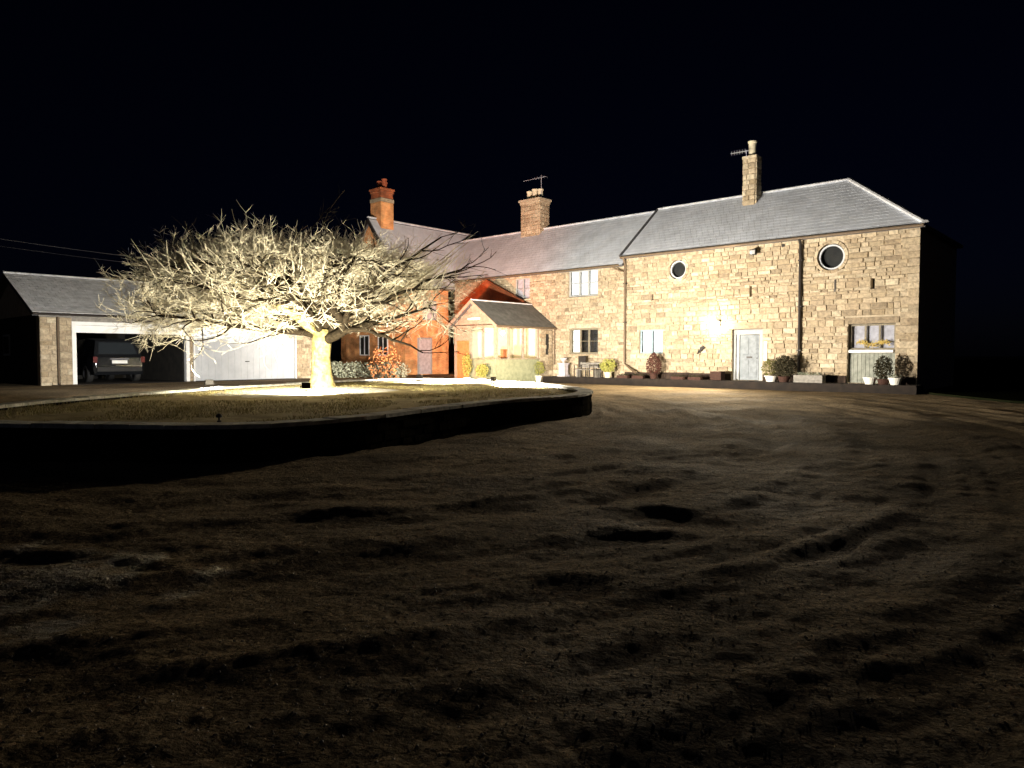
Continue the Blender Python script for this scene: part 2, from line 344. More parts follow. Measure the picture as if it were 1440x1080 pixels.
# loose stones lying on the drive
def pebbles():
    rs = np.random.RandomState(5); n = 26000
    rr = 1.6 + 16 * rs.rand(n) ** 1.3; a = np.radians(rs.uniform(-42, 42, n)); x = rr * np.sin(a); y = rr * np.cos(a)
    z = ground_h(x, y); s = (.0035 + .0065 * rs.rand(n) ** 3) * (1 + rr * .02)
    octv = np.array([(1, 0, 0), (-1, 0, 0), (0, 1, 0), (0, -1, 0), (0, 0, .7), (0, 0, -.7)], float)
    octf = np.array([(0, 2, 4), (2, 1, 4), (1, 3, 4), (3, 0, 4), (2, 0, 5), (1, 2, 5), (3, 1, 5), (0, 3, 5)])
    V = octv[None] * s[:, None, None] * (1 + .5 * rs.rand(n, 6, 1)) ; ca, sa_ = np.cos(a * 50), np.sin(a * 50)
    Vx = V[..., 0] * ca[:, None] - V[..., 1] * sa_[:, None]; Vy = V[..., 0] * sa_[:, None] + V[..., 1] * ca[:, None]
    V = np.stack([Vx + x[:, None], Vy + y[:, None], V[..., 2] + z[:, None] - .25 * s[:, None]], -1).reshape(-1, 3)
    F = (octf[None] + 6 * np.arange(n)[:, None, None]).reshape(-1, 3)
    me = bpy.data.meshes.new('loose_gravel'); me.from_pydata(V.tolist(), [], F.tolist())
    me.materials.append(mat('loose stone', (.16, .13, .10), rnd=[(.12, .1, .07), (.3, .25, .19), (.45, .4, .33), (.2, .16, .12)], rough=.6))
    o = bpy.data.objects.new('loose_gravel', me); col.objects.link(o); o['kind'] = 'stuff'
    tag(o, 'loose pale stones scattered over the rutted gravel drive', 'gravel')
pebbles()

# ------------------------------------------------------------------ raised round bed
ctrl = [(-7.21, 9.98), (-5.59, 9.77), (-4.07, 9.67), (-3.2, 9.98), (-2.3, 11.1), (-1.52, 12.65), (-.3, 14.83), (.9, 16.2), (1.8, 17.7), (2.15, 19.4), (2.0, 21.2), (1.39, 23.17), (.4, 25.9), (-1.5, 28.6), (-3.9, 29.6), (-6.3, 27.9), (-7.7, 24.6), (-8.9, 21.2), (-9.7, 17.9), (-10.1, 15.0), (-9.9, 12.4), (-8.9, 10.7)]
def spline(c, n):
    out = []; k = len(c)
    for i in range(k):
        p = [Vector(c[(i + j - 1) % k]) for j in range(4)]
        for q_ in range(n):
            t = q_ / n
            out.append(.5 * ((2 * p[1]) + (p[2] - p[0]) * t + (2 * p[0] - 5 * p[1] + 4 * p[2] - p[3]) * t * t + (3 * p[1] - p[0] - 3 * p[2] + p[3]) * t ** 3))
    # even spacing
    L = [0]
    for i in range(len(out)): L.append(L[-1] + (out[(i + 1) % len(out)] - out[i]).length)
    return out, L
crv, CL = spline(ctrl, 12); TOT = CL[-1]
def on(l):
    l %= TOT; i = np.searchsorted(CL, l, side='right') - 1; i = min(i, len(crv) - 1); t = (l - CL[i]) / (CL[i + 1] - CL[i])
    a, b = crv[i], crv[(i + 1) % len(crv)]; p = a.lerp(b, t); d = (b - a).normalized(); return p, d, Vector((d.y, -d.x))
# curve runs counter clockwise seen from above -> (d.y,-d.x) points outwards
RIM = .55
bed = thing('raised_flower_bed', 'large oval raised bed with dark stone wall and pale coping around the tree', 'flower bed', (CX, CY, 0))
M.off = (CX, CY, 0)
q = M(); b0 = 0; n = 220
for (o_, z) in ((-.02, -.25), (-.02, RIM - .055), (-.34, RIM - .055), (-.34, .1)):
    for i in range(n):
        p, d, nn = on(TOT * i / n); e = p + nn * o_; q.v.append((e.x, e.y, z))
for k in range(3):
    for i in range(n): q.f.append((k * n + i, k * n + (i + 1) % n, (k + 1) * n + (i + 1) % n, (k + 1) * n + i))
wallcore = q.build('retaining_wall', m_mortar, bed)
wallcore.data.materials[0] = mat('dark bed joint', (.012, .011, .009), spec=0)
def arcblock(q_, l0, l1, o0, o1, z0, z1, ch=.0):
    vs_ = []
    for z in (z0, z1):
        for l in (l0, l1):
            p, d, nn = on(l)
            for o_ in (o0, o1): e = p + nn * (o_ - (ch if z == z1 else 0) * (1 if o_ == o1 else -1)); vs_.append((e.x, e.y, z))
    q_.add(vs_, [(0, 1, 3, 2), (4, 6, 7, 5), (0, 4, 5, 1), (2, 3, 7, 6), (1, 5, 7, 3), (0, 2, 6, 4)])
q = M(); cz = -.12; rnd = random.Random(3); blocks = []
while cz < RIM - .07:
    h_ = rnd.uniform(.11, .17); z1 = min(cz + h_, RIM - .058); l = rnd.uniform(0, .3); l0 = l
    while l < l0 + TOT - .2:
        wd = rnd.uniform(.22, .5); wd = min(wd, l0 + TOT - l); blocks.append((l, l + wd, cz, z1)); l += wd
    cz = z1
    if RIM - .058 - cz < .03: break
vis = [b for b in blocks if on(b[0])[0].y < 17]; vis.sort(key=lambda b: on(b[0])[0].length); keep = set(id(b) for b in vis[:300])
for b in blocks:
    pr = rnd.uniform(.0, .035)
    if id(b) in keep:
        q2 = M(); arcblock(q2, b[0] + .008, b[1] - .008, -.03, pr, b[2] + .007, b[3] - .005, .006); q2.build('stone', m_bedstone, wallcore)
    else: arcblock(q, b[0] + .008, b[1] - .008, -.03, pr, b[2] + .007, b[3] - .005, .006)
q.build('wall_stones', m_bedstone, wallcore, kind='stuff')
l = 0
while l < TOT - .2:
    wd = rnd.uniform(.42, .62); wd = min(wd, TOT - l)
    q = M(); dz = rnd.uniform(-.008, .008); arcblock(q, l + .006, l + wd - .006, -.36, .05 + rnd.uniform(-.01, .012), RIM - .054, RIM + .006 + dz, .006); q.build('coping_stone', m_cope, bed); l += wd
# soil surface
def bed_z(x, y):
    return .46 + .10 * np.exp(-(((x + 5.6) / 2.2) ** 2 + ((y - 21) / 2.2) ** 2)) + .025 * fbm(np.asarray(x) * 1.2, np.asarray(y) * 1.2, 4, 77)
q = M(); rings = 46
for k in range(rings + 1):
    f = k / rings
    for i in range(n):
        p, d, nn = on(TOT * i / n); e = p + nn * -.3; x = CX + (e.x - CX) * f; y = CY + (e.y - CY) * f
        q.v.append((x, y, float(bed_z(x, y)) - (.02 if k == rings else 0)))
for k in range(rings):
    for i in range(n): q.f.append((k * n + i, k * n + (i + 1) % n, (k + 1) * n + (i + 1) % n, (k + 1) * n + i)[::-1])
m_soil = mat('frosted mossy turf', (.20, .155, .06), (.46, .38, .19), scale=3, bump=.02, bscale=18, detail=10, contrast=(.3, .7))
soil = q.build('soil', m_soil, bed, smooth=True)
# pale disc, the floodlight pool painted round the foot of the tree
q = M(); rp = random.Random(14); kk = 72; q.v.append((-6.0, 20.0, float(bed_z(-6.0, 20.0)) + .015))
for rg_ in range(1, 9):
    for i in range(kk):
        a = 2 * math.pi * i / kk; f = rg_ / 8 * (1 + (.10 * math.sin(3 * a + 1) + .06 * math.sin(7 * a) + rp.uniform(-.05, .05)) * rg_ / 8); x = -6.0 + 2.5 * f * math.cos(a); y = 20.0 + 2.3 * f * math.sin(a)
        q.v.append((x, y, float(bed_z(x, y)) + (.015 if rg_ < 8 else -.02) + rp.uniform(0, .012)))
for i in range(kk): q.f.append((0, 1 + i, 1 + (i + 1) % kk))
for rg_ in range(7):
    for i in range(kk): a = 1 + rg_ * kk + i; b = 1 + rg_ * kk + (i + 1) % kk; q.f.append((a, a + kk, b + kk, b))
q.build('light_pool', mat('ground light pool', (.34, .32, .26), (.72, .70, .64), scale=9, bump=.015, bscale=40), bed, kind='stuff')
# grass tufts over the bed
rs = np.random.RandomState(8); gx = []; 
poly = [(p.x, p.y) for p in crv]
def inside(x, y):
    c = False; j = len(poly) - 1
    for i in range(len(poly)):
        if (poly[i][1] > y) != (poly[j][1] > y) and x < (poly[j][0] - poly[i][0]) * (y - poly[i][1]) / (poly[j][1] - poly[i][1]) + poly[i][0]: c = not c
        j = i
    return c
q = M(); cnt = 0
gxs = CX + rs.uniform(-6.6, 6, 60000); gys = rs.uniform(9.6, 29.6, 60000)
gzs = bed_z(gxs, gys); dens = fbm(gxs * .9, gys * .9, 3, 60)
for x, y, z, dn in zip(gxs, gys, gzs, dens):
    if dn < -.12 or not inside(x, y): continue
    a = rs.uniform(0, 6.28); h_ = rs.uniform(.025, .075) * (1.2 if dn > .2 else .8); w_ = .007; ln = rs.normal(0, .03, 2)
    q.add([(x - w_ * math.cos(a), y - w_ * math.sin(a), z - .01), (x + w_ * math.cos(a), y + w_ * math.sin(a), z - .01), (x + ln[0], y + ln[1], z + h_)], [(0, 1, 2)]); cnt += 1
    if cnt > 34000: break
q.build('grass', mat('frosty grass blade', (.2, .17, .06), rnd=[(.24, .22, .07), (.42, .35, .13), (.6, .54, .3), (.32, .24, .09)]), bed, kind='stuff')
M.off = (0, 0, 0)

# ------------------------------------------------------------------ wall building
def shell(parent, s0, s1, z0, z1, th, ops, m, y=0, name='wall'):
    """wall front at y, thickness inwards, with rectangular openings cut through"""
    xs = sorted({s0, s1} | {a for o in ops for a in (o[0], o[1])}); zs = sorted({z0, z1} | {a for o in ops for a in (o[2], o[3])})
    q = M()
    hole = lambda cx, cz: any(o[0] < cx < o[1] and o[2] < cz < o[3] for o in ops)
    for i in range(len(xs) - 1):
        for j in range(len(zs) - 1):
            if not hole((xs[i] + xs[i + 1]) / 2, (zs[j] + zs[j + 1]) / 2):
                a, b, c, d = xs[i], xs[i + 1], zs[j], zs[j + 1]
                q.add([(a, y, c), (b, y, c), (b, y, d), (a, y, d)], [(0, 3, 2, 1)]); q.add([(a, y - th, c), (b, y - th, c), (b, y - th, d), (a, y - th, d)], [(0, 1, 2, 3)])
    def rim(a, b, c, d):
        q.add([(a, y, c), (b, y, c), (b, y, d), (a, y, d), (a, y - th, c), (b, y - th, c), (b, y - th, d), (a, y - th, d)], [(0, 1, 5, 4), (1, 2, 6, 5), (2, 3, 7, 6), (3, 0, 4, 7)])
    for o in ops: rim(*o)
    rim(s0, s1, z0, z1)
    return q.build(name, m, parent)
def unit_stone(k):
    r = random.Random(k); j = lambda a: r.uniform(-a, a)
    ix, iz = .03, .06
    fr = [(-.5 + ix + j(.02), .05 + j(.012), -.5 + iz + j(.03)), (.5 - ix + j(.02), .05 + j(.012), -.5 + iz + j(.03)), (.5 - ix + j(.02), .05 + j(.012), .5 - iz + j(.03)), (-.5 + ix + j(.02), .05 + j(.012), .5 - iz + j(.03))]
    bk = [(-.5, -.03, -.5), (.5, -.03, -.5), (.5, -.03, .5), (-.5, -.03, .5)]
    md = [(x, .018, z) for x, y_, z in [(-.495, 0, -.49), (.495, 0, -.49), (.495, 0, .49), (-.495, 0, .49)]]
    ct = (j(.15), .062 + j(.015), j(.15))
    v = bk + md + fr + [ct]
    f = [(i, (i + 1) % 4, 4 + (i + 1) % 4, 4 + i) for i in range(4)] + [(4 + i, 4 + (i + 1) % 4, 8 + (i + 1) % 4, 8 + i) for i in range(4)] + [(8 + i, 8 + (i + 1) % 4, 12) for i in range(4)]
    return v, [t[::-1] for t in f]
USTONE = [unit_stone(k) for k in range(8)]
UMESH = []
for v, f in USTONE:
    me = bpy.data.meshes.new('stone'); me.from_pydata(v, [], f); me.update(); me.materials.append(m_stone); UMESH.append(me)
def courses(z0, z1, rnd, edges, lo=.12, hi=.26):
    zs = sorted({z0, z1} | {e for e in edges if z0 < e < z1}); out = []
    keep_ = [zs[0]]
    for z in zs[1:]:
        if z - keep_[-1] > .12 or z == z1: keep_.append(z)
    for a, b in zip(keep_[:-1], keep_[1:]):
        z = a
        while z < b - 1e-4:
            h_ = rnd.uniform(lo, hi)
            if b - z - h_ < lo * .8: h_ = b - z if b - z < hi * 1.35 else (b - z) / 2
            out.append((z, z + h_)); z += h_
    return out
def stonework(wall, s0, s1, z0, z1, ops, circ=(), seed=1, y=0, limit=300, top=None, wlo=.2, whi=.66, hi=.26, lo=.12, near0=True):
    rnd = random.Random(seed); L = []
    for (a, b) in courses(z0, z1, rnd, [e for o in ops for e in (o[2], o[3])], lo, hi):
        bl = [(o[0], o[1]) for o in ops if o[2] < b - .01 and o[3] > a + .01]
        for (cx, cz, r) in circ:
            dz = 0 if a < cz < b else min(abs(a - cz), abs(b - cz))
            if dz < r: w_ = math.sqrt(r * r - dz * dz); bl.append((cx - w_, cx + w_))
        A, B = (s0, s1) if top is None else top(b)
        if B - A < .1: continue
        x = A; free = []
        for (p, r_) in sorted(bl):
            if p > x: free.append((x, min(p, B)))
            x = max(x, r_)
        if x < B: free.append((x, B))
        for (p, r_) in free:
            x = p
            while x < r_ - 1e-4:
                w_ = rnd.uniform(wlo, whi)
                if r_ - x - w_ < wlo * .7: w_ = r_ - x
                if w_ > .05: L.append((x, x + w_, a, b))
                x += w_
    # the nearest stones as pieces of their own
    L.sort(key=lambda t: t[0] - .0 * t[2], reverse=not near0)
    q = M(); o_ = M.off
    for i, (a, b, c, d) in enumerate(L):
        k = rnd.randrange(8); sy = rnd.uniform(.45, 1.25); g = .008; fx = rnd.choice((-1, 1))
        if i < limit:
            o = bpy.data.objects.new('stone', UMESH[k]); col.objects.link(o); o.parent = wall
            o.location = ((a + b) / 2 - o_[0], y - o_[1], (c + d) / 2 - o_[2]); o.scale = ((b - a - 2 * g), sy, (d - c - 2 * g))
        else:
            v, f = USTONE[k]; q.add([((a + b) / 2 + p[0] * (b - a - 2 * g), y + p[1] * sy, (c + d) / 2 + p[2] * (d - c - 2 * g)) for p in v], f)
    if q.v: q.build('far_stones', m_stone, wall, kind='stuff')
def slope(parent, name, A, B, C, D, m, row=.27, wd=.3, seed=1, kind='stuff', th=.012):
    """slates on the quad A,B (eave) C,D (ridge, C above B); rows lapped; also an underlay"""
    A, B, C, D = map(Vector, (A, B, C, D)); rnd = random.Random(seed); n_ = (B - A).cross(D - A).normalized()
    if n_.z < 0: n_ = -n_
    u = M(); u.add([A - n_ * .02, B - n_ * .02, C - n_ * .02, D - n_ * .02, A - n_ * .14, B - n_ * .14, C - n_ * .14, D - n_ * .14], [(0, 1, 2, 3), (7, 6, 5, 4), (0, 4, 5, 1), (1, 5, 6, 2), (2, 6, 7, 3), (3, 7, 4, 0)])
    roof = u.build(name, m_lead, parent)
    q = M(); H_ = ((D - A).length + (C - B).length) / 2; ed = (B - A).normalized(); up = ((D - A) - ed * (D - A).dot(ed)).normalized(); hh = (D - A).dot(up); k = max(1, round(hh / row))
    for r in range(k):
        f0, f1 = r / k, (r + 1) / k
        l0, r0 = A.lerp(D, f0), B.lerp(C, f0); l1, r1 = A.lerp(D, f1), B.lerp(C, f1)
        W = max((r0 - l0).length, .01); c_ = max(1, round(W / wd)); ofs = .5 if r % 2 else 0
        cuts = [0] + [min(1, max(0, (i + ofs + rnd.uniform(-.06, .06)) / c_)) for i in range(1 if not ofs else 0, c_)] + [1]
        for a, b in zip(cuts[:-1], cuts[1:]):
            if b - a < 1e-3: continue
            g = .004 / W; a_, b_ = a + g, b - g; e = rnd.uniform(.0, .006)
            p = [l0.lerp(r0, a_), l0.lerp(r0, b_), l1.lerp(r1, b_) , l1.lerp(r1, a_)]
            lo_ = n_ * (.0045 + th + e * .3); hi_ = n_ * (.002 + th)
            tp = [p[0] + lo_, p[1] + lo_, p[2] + hi_, p[3] + hi_]
            q.add(tp + [x_ - n_ * th for x_ in tp], [(0, 1, 2, 3), (0, 4, 5, 1), (1, 5, 6, 2), (3, 7, 4, 0)])
    q.build('slates', m, roof, kind=kind)
    return roof
def ridge(parent, A, B, m, r=.13, step=.45):
    A, B = Vector(A), Vector(B); n_ = max(1, round((B - A).length / step)); d = (B - A).normalized(); sd_ = d.cross(Vector((0, 0, 1))).normalized(); upv = sd_.cross(d)
    for i in range(n_):
        a = A.lerp(B, i / n_) + d * .004; b = A.lerp(B, (i + 1) / n_) - d * .004; q = M(); pr = []
        for t in range(7):
            an = math.pi * t / 6; pr.append((math.cos(an) * r, math.sin(an) * r * .75 - .05))
        vs_ = [a + sd_ * x + upv * z for x, z in pr] + [b + sd_ * x + upv * z for x, z in pr]
        q.add(vs_, [tuple(range(7)), tuple(range(7, 14))[::-1]] + [(t, t + 7, t + 8, t + 1) for t in range(6)] + [(0, 6, 13, 7)])
        q.build('ridge_tile', m, parent, smooth=False)
def window(parent, s0, s1, z0, z1, fm, cols=2, rows=2, backs=(None,), y=-.13, fw=.06, name='window', sill=True, bar=.028):
    q = M()
    q.box(s0, s0 + fw, y - .06, y, z0, z1); q.box(s1 - fw, s1, y - .06, y, z0, z1); q.box(s0 + fw, s1 - fw, y - .06, y - .002, z1 - fw, z1); q.box(s0 + fw, s1 - fw, y - .06, y - .002, z0, z0 + fw)
    cw = (s1 - s0 - 2 * fw) / cols
    for i in range(1, cols): x = s0 + fw + cw * i; q.box(x - fw * .55, x + fw * .55, y - .055, y - .004, z0 + fw, z1 - fw)
    for j in range(1, rows):
        z = z0 + fw + (z1 - z0 - 2 * fw) * j / rows; q.box(s0 + fw, s1 - fw, y - .045, y - .012, z - bar / 2, z + bar / 2)
    fr = q.build(name, fm, parent)
    for i in range(cols):
        a = s0 + fw + cw * i + (fw * .5 if i else 0); b = s0 + fw + cw * (i + 1) - (fw * .5 if i < cols - 1 else 0)
        g = M(); g.add([(a, y - .035, z0 + fw), (b, y - .035, z0 + fw), (b, y - .035, z1 - fw), (a, y - .035, z1 - fw)], [(3, 2, 1, 0)]); g.build('pane', m_glass, fr)
        bm = backs[i % len(backs)]
        if bm: g = M(); g.box(a - .02, b + .02, y - .16, y - .15, z0 + fw * .5, z1 - fw * .5); g.build('blind', bm, fr)
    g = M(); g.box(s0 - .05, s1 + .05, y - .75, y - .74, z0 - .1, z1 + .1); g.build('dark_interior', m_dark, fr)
    if sill: bx('sill', m_stone, fr, s0 - .08, s1 + .08, -.2, .07, z0 - .1, z0 - .002)
    return fr
def gutter(parent, A, B, m, r=.065):
    q = M(); q.tube([A, B], r, 8); return q.build('gutter', m, parent)
def pipe(parent, pts, m, r=.05, name='downpipe'):
    q = M(); q.tube(pts, r, 8); o = q.build(name, m, parent); z = pts[0][2]
    return o

# ================================================================== STONE BARN
barn = thing('stone_barn', 'tall sandstone barn conversion with hipped slate roof and two round windows', 'building', HP(0), HA)
M.off = (0, 0, 0)
door = (6.24, 7.68, .35, 2.72); big = (.79, 2.59, .36, 2.82); w2 = (11.36, 12.72, 1.60, 2.82)
slits = [(6.78, 6.88, 4.2, 4.68), (1.60, 1.74, 4.22, 4.66), (11.9, 12.0, 4.3, 4.6)]
rwin = [(3.33, 5.68, .70, .55), (10.57, 5.73, .62, .46)]
circops = [(c[0] - c[3], c[0] + c[3], c[1] - c[3], c[1] + c[3]) for c in rwin]
ops = [door, big, w2] + slits
bw = shell(barn, 0, 13.6, -.3, 6.66, .45, ops + circops, m_mortar)
lint = [(door[0] - .2, door[1] + .2, door[3], door[3] + .3), (big[0] - .15, big[1] + .15, big[3], big[3] + .26), (w2[0] - .15, w2[1] + .15, w2[3], w2[3] + .22)]
stonework(bw, 0, 13.6, .0, 6.62, ops + lint, [(c[0], c[1], c[2]) for c in rwin], seed=11)
for a in lint: bx('lintel', m_stone, bw, a[0] + .01, a[1] - .01, -.1, .05, a[2] + .006, a[3] - .01, bevel=.012)
# other walls
bx('end_wall', m_mortar, barn, 0, .45, -7, -.46, -.3, 6.66); bx('far_end_wall', m_mortar, barn, 13.15, 13.6, -7, -.46, -.3, 6.66); bx('rear_wall', m_mortar, barn, .46, 13.14, -7, -6.6, -.3, 6.66)
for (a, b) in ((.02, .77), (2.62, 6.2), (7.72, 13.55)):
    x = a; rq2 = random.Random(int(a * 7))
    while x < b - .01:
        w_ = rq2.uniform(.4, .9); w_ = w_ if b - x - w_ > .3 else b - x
        bx('shade_band_stone', m_shade_band, bw, x + .006, x + w_ - .006, -.05, .1 + rq2.uniform(-.01, .01), .0, .66 + rq2.uniform(-.02, .02), bevel=.012); x += w_  # added dark band, stands in for shade at the wall foot
rq = random.Random(4); z = .35; k = 0
while z < 6.55:                              # long and short quoins up the near corner
    h_ = min(rq2.uniform(.26, .34), 6.6 - z)
    bx('quoin', m_stone, bw, -.03, (.62 if k % 2 else .36) + rq2.uniform(-.03, .03), -.1, .075, z + .006, z + h_ - .006, bevel=.012); z += h_; k += 1
for (cx, cz, r, gr) in rwin:                 # round windows: stone ring, frame, glass
    q = M()
    nn_ = 12
    wn = M(); wn.ring((cx, cz), gr - .085, gr - .02, -.2, -.08); fr = wn.build('window', m_doorw, barn)
    fr['label'] = 'round window with a stone surround'
    for i in range(nn_):
        a0 = 2 * math.pi * i / nn_ + .015; a1 = 2 * math.pi * (i + 1) / nn_ - .015; q = M(); vs_ = []
        for y in (-.25, .045):
            for rr_ in (gr + .02, r - .005):
                for a in (a0, (a0 + a1) / 2, a1): vs_.append((cx + rr_ * math.cos(a), y, cz + rr_ * math.sin(a)))
        q.add(vs_, [(6, 7, 10, 9), (7, 8, 11, 10), (0, 1, 7, 6), (1, 2, 8, 7), (3, 9, 10, 4), (4, 10, 11, 5), (0, 6, 9, 3), (2, 5, 11, 8), (0, 3, 4, 1), (1, 4, 5, 2)]); q.build('surround_stone', m_stone, bw)
    g = M(); g.disc((cx, cz), gr - .05, -.17); g.build('pane', m_glass, fr)
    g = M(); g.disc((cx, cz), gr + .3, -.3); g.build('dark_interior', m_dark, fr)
for s_ in slits: bx('vent_slit', m_dark, barn, s_[0] + .001, s_[1] - .001, -.3, -.25, s_[2], s_[3])
window(barn, *w2, m_teal, 2, 2, (m_blind,), y=-.1, fw=.085, bar=.05)
# grey blue door with sidelight
dr = bx('door', m_greyblue, barn, 6.46, 7.36, -.17, -.12, .37, 2.45, bevel=.006)
for (a, b, c, d) in ((6.55, 6.87, 1.55, 2.32), (6.95, 7.27, 1.55, 2.32), (6.55, 6.87, .5, 1.3), (6.95, 7.27, .5, 1.3)):
    q = M(); q.box(a, b, -.12, -.105, c, d); q.build('panel', m_greyblue, dr, bevel=.01)
bx('letterbox', m_iron, dr, 6.78, 7.04, -.118, -.1, 1.38, 1.46); q = M(); q.lathe([(.0, 0), (.03, 0), (.035, .03), (.0, .05)], k=10); 
hd = bx('handle', m_iron, dr, 6.52, 6.56, -.118, -.06, 1.36, 1.4)
q = M(); q.box(6.26, 6.44, -.2, -.1, .36, 2.7); q.box(7.56, 7.66, -.2, -.1, .36, 2.7); q.box(6.44, 7.56, -.2, -.101, 2.47, 2.7); q.box(7.38, 7.44, -.2, -.102, .36, 2.47); q.build('door_frame', m_greyfr, barn)
bx('sidelight', m_doorw, barn, 7.44, 7.52, -.16, -.11, .4, 2.47)
bx('number_panel', m_cream, barn, 6.0, 6.16, .052, .08, 1.25, 2.15)
# big opening: frosted upper window with a straw garland, white sill, boarded doors under it
fr = window(barn, big[0] + .02, big[1] - .02, 1.74, 2.8, m_taupe, 3, 1, (m_curtain, m_curtain, m_curtain), y=-.16, fw=.07, sill=False)
bx('sill', m_white, fr, big[0] + .06, big[1] - .04, -.2, .06, 1.62, 1.735, bevel=.01)
q = M(); rg = random.Random(2)
for i in range(260):
    t = rg.random(); x = 1.02 + 1.25 * t; z = 2.0 + .06 * math.sin(t * 9) + rg.gauss(0, .045); y = -.12 + rg.uniform(-.03, .05)
    d = Vector((rg.gauss(0, 1), rg.gauss(0, .5), rg.gauss(0, 1))).normalized() * .07; q.tube([(x, y, z), (x + d.x, y + d.y, z + d.z)], .011, 3, False)
q.build('garland', m_straw, fr, kind='stuff')
nb = 11; w_ = (big[1] - big[0] - .06) / nb
for i in range(nb): bx('board', m_greydk, barn, big[0] + .03 + w_ * i + .006, big[0] + .03 + w_ * (i + 1) - .006, -.19, -.15 + .006 * (i % 2), .37, 1.6)
bx('board_backing', m_dark, barn, big[0] + .01, big[1] - .01, -.24, -.2, .36, 1.6)
# roof (hipped at the near end)
e, rz_ = 6.66, 9.6
slope(barn, 'roof', (-.22, .28, e - .06), (13.72, .28, e - .06), (13.72, -3.5, rz_), (3.72, -3.5, rz_), m_slate, seed=5)
slope(barn, 'rear_roof', (13.72, -7.28, e - .06), (-.22, -7.28, e - .06), (3.72, -3.5, rz_), (13.72, -3.5, rz_), m_slate, seed=6)
slope(barn, 'hip_roof', (-.22, -7.28, e - .06), (-.22, .28, e - .06), (3.72, -3.49, rz_), (3.72, -3.51, rz_), m_slate, seed=7)
ridge(barn, (3.7, -3.5, rz_ + .05), (13.75, -3.5, rz_ + .05), m_ridge)
ridge(barn, (-.24, .3, e + .02), (3.7, -3.5, rz_ + .05), m_ridge, r=.16)
q = M(); q.prism([(.0, 6.66), (-7, 6.66), (-3.5, 9.4)], 0, 13.35, 13.6); q.build('gable_end', m_mortar, barn)
q = M(); q.tube([(13.74, .3, e - .02), (13.74, -3.5, rz_ + .05)], .07, 6); q.build('verge_flashing', m_lead, barn)
gutter(barn, (-.2, .33, e - .1), (13.7, .33, e - .1), m_brown_pipe)
pipe(barn, [(4.56, .33, e - .12), (4.56, .16, 6.3), (4.56, .14, .42)], m_iron, .065)
pipe(barn, [(13.52, .33, e - .14), (13.52, .16, 6.2), (13.52, .14, 1.1), (13.3, .2, .95), (12.6, .55, .62)], m_brown_pipe, .055)
for x, z in ((4.56, 5.6), (4.56, 3.6), (4.56, 1.7), (13.52, 5.2), (13.52, 3.2)): bx('pipe_clip', m_iron, barn, x - .09, x + .09, .03, .2, z, z + .05)
# small marks on the wall
for (a, c, w_, h_) in ((3.1, 4.2, .06, .5), (5.3, 6.3, .12, .12)): bx('wall_tie', m_iron, barn, a, a + w_, .05, .075, c, c + h_)
def chimney(parent, cx, cy, wx, wy, z0, z1, seed, pots, potm, mtl=None, cap=.12, name='chimney'):
    q = M(); q.box(cx - wx / 2, cx + wx / 2, cy - wy / 2, cy + wy / 2, z0, z1)
    ch = q.build(name, mtl or m_mortar, parent)
    if not mtl:
        q = M(); rnd = random.Random(seed); z = z0
        while z < z1 - .05:
            h_ = min(rnd.uniform(.2, .3), z1 - z)
            for (side, W) in (('x', wx), ('y', wy)):
                x = -W / 2
                while x < W / 2 - .02:
                    w_ = rnd.uniform(.25, .5)
                    if W / 2 - x - w_ < .15: w_ = W / 2 - x
                    v, f = USTONE[rnd.randrange(8)]
                    for sg in (1, -1):
                        vv = []
                        for p in v:
                            a = x + w_ / 2 + p[0] * (w_ - .016); b = p[1]; c = z + h_ / 2 + p[2] * (h_ - .014)
                            vv.append((cx + a, cy + wy / 2 + b, c) if side == 'x' and sg > 0 else (cx - a, cy - wy / 2 - b, c) if side == 'x' else (cx + wx / 2 + b, cy - a, c) if sg > 0 else (cx - wx / 2 - b, cy + a, c))
                        q.add(vv, f)
                    x += w_
            z += h_
        q.build('chimney_stones', m_stone, ch, kind='stuff')
    q = M(); q.box(cx - wx / 2 - cap, cx + wx / 2 + cap, cy - wy / 2 - cap, cy + wy / 2 + cap, z1 - .12, z1 + .02); q.box(cx - wx / 2 - cap * .5, cx + wx / 2 + cap * .5, cy - wy / 2 - cap * .5, cy + wy / 2 + cap * .5, z1 - .28, z1 - .125)
    q.build('chimney_cap', mtl or m_stone, ch, bevel=.02)
    for (px, py_, h_, r) in pots:
        q = M(); q.lathe([(r * 1.15, 0), (r * 1.15, .06), (r * .85, .1), (r * .9, h_ - .1), (r * 1.1, h_ - .06), (r * 1.1, h_), (r * .8, h_), (r * .8, h_ - .2)], (cx + px, cy + py_, z1 + .02), 14); q.build('chimney_pot', potm, ch, smooth=False)
    return ch
m_potw = mat('pale chimney pot', (.55, .5, .36), (.68, .62, .46), scale=10)
m_potr = mat('red chimney pot', (.30, .07, .03), (.42, .11, .05), scale=10)
ch = chimney(barn, 8.15, -3.0, .62, .62, 8.9, 11.35, 2, [(0, 0, .75, .2)], m_potw, cap=.06)
q = M(); q.tube([(8.15, -2.6, 11.6), (9.1, -2.6, 11.62)], .02, 5)
for i in range(6): q.tube([(8.35 + i * .14, -2.6, 11.5), (8.35 + i * .14, -2.6, 11.73)], .008, 4)
q.tube([(8.3, -2.66, 11.2), (8.3, -2.6, 11.65)], .02, 5); q.build('aerial', m_cable, barn)
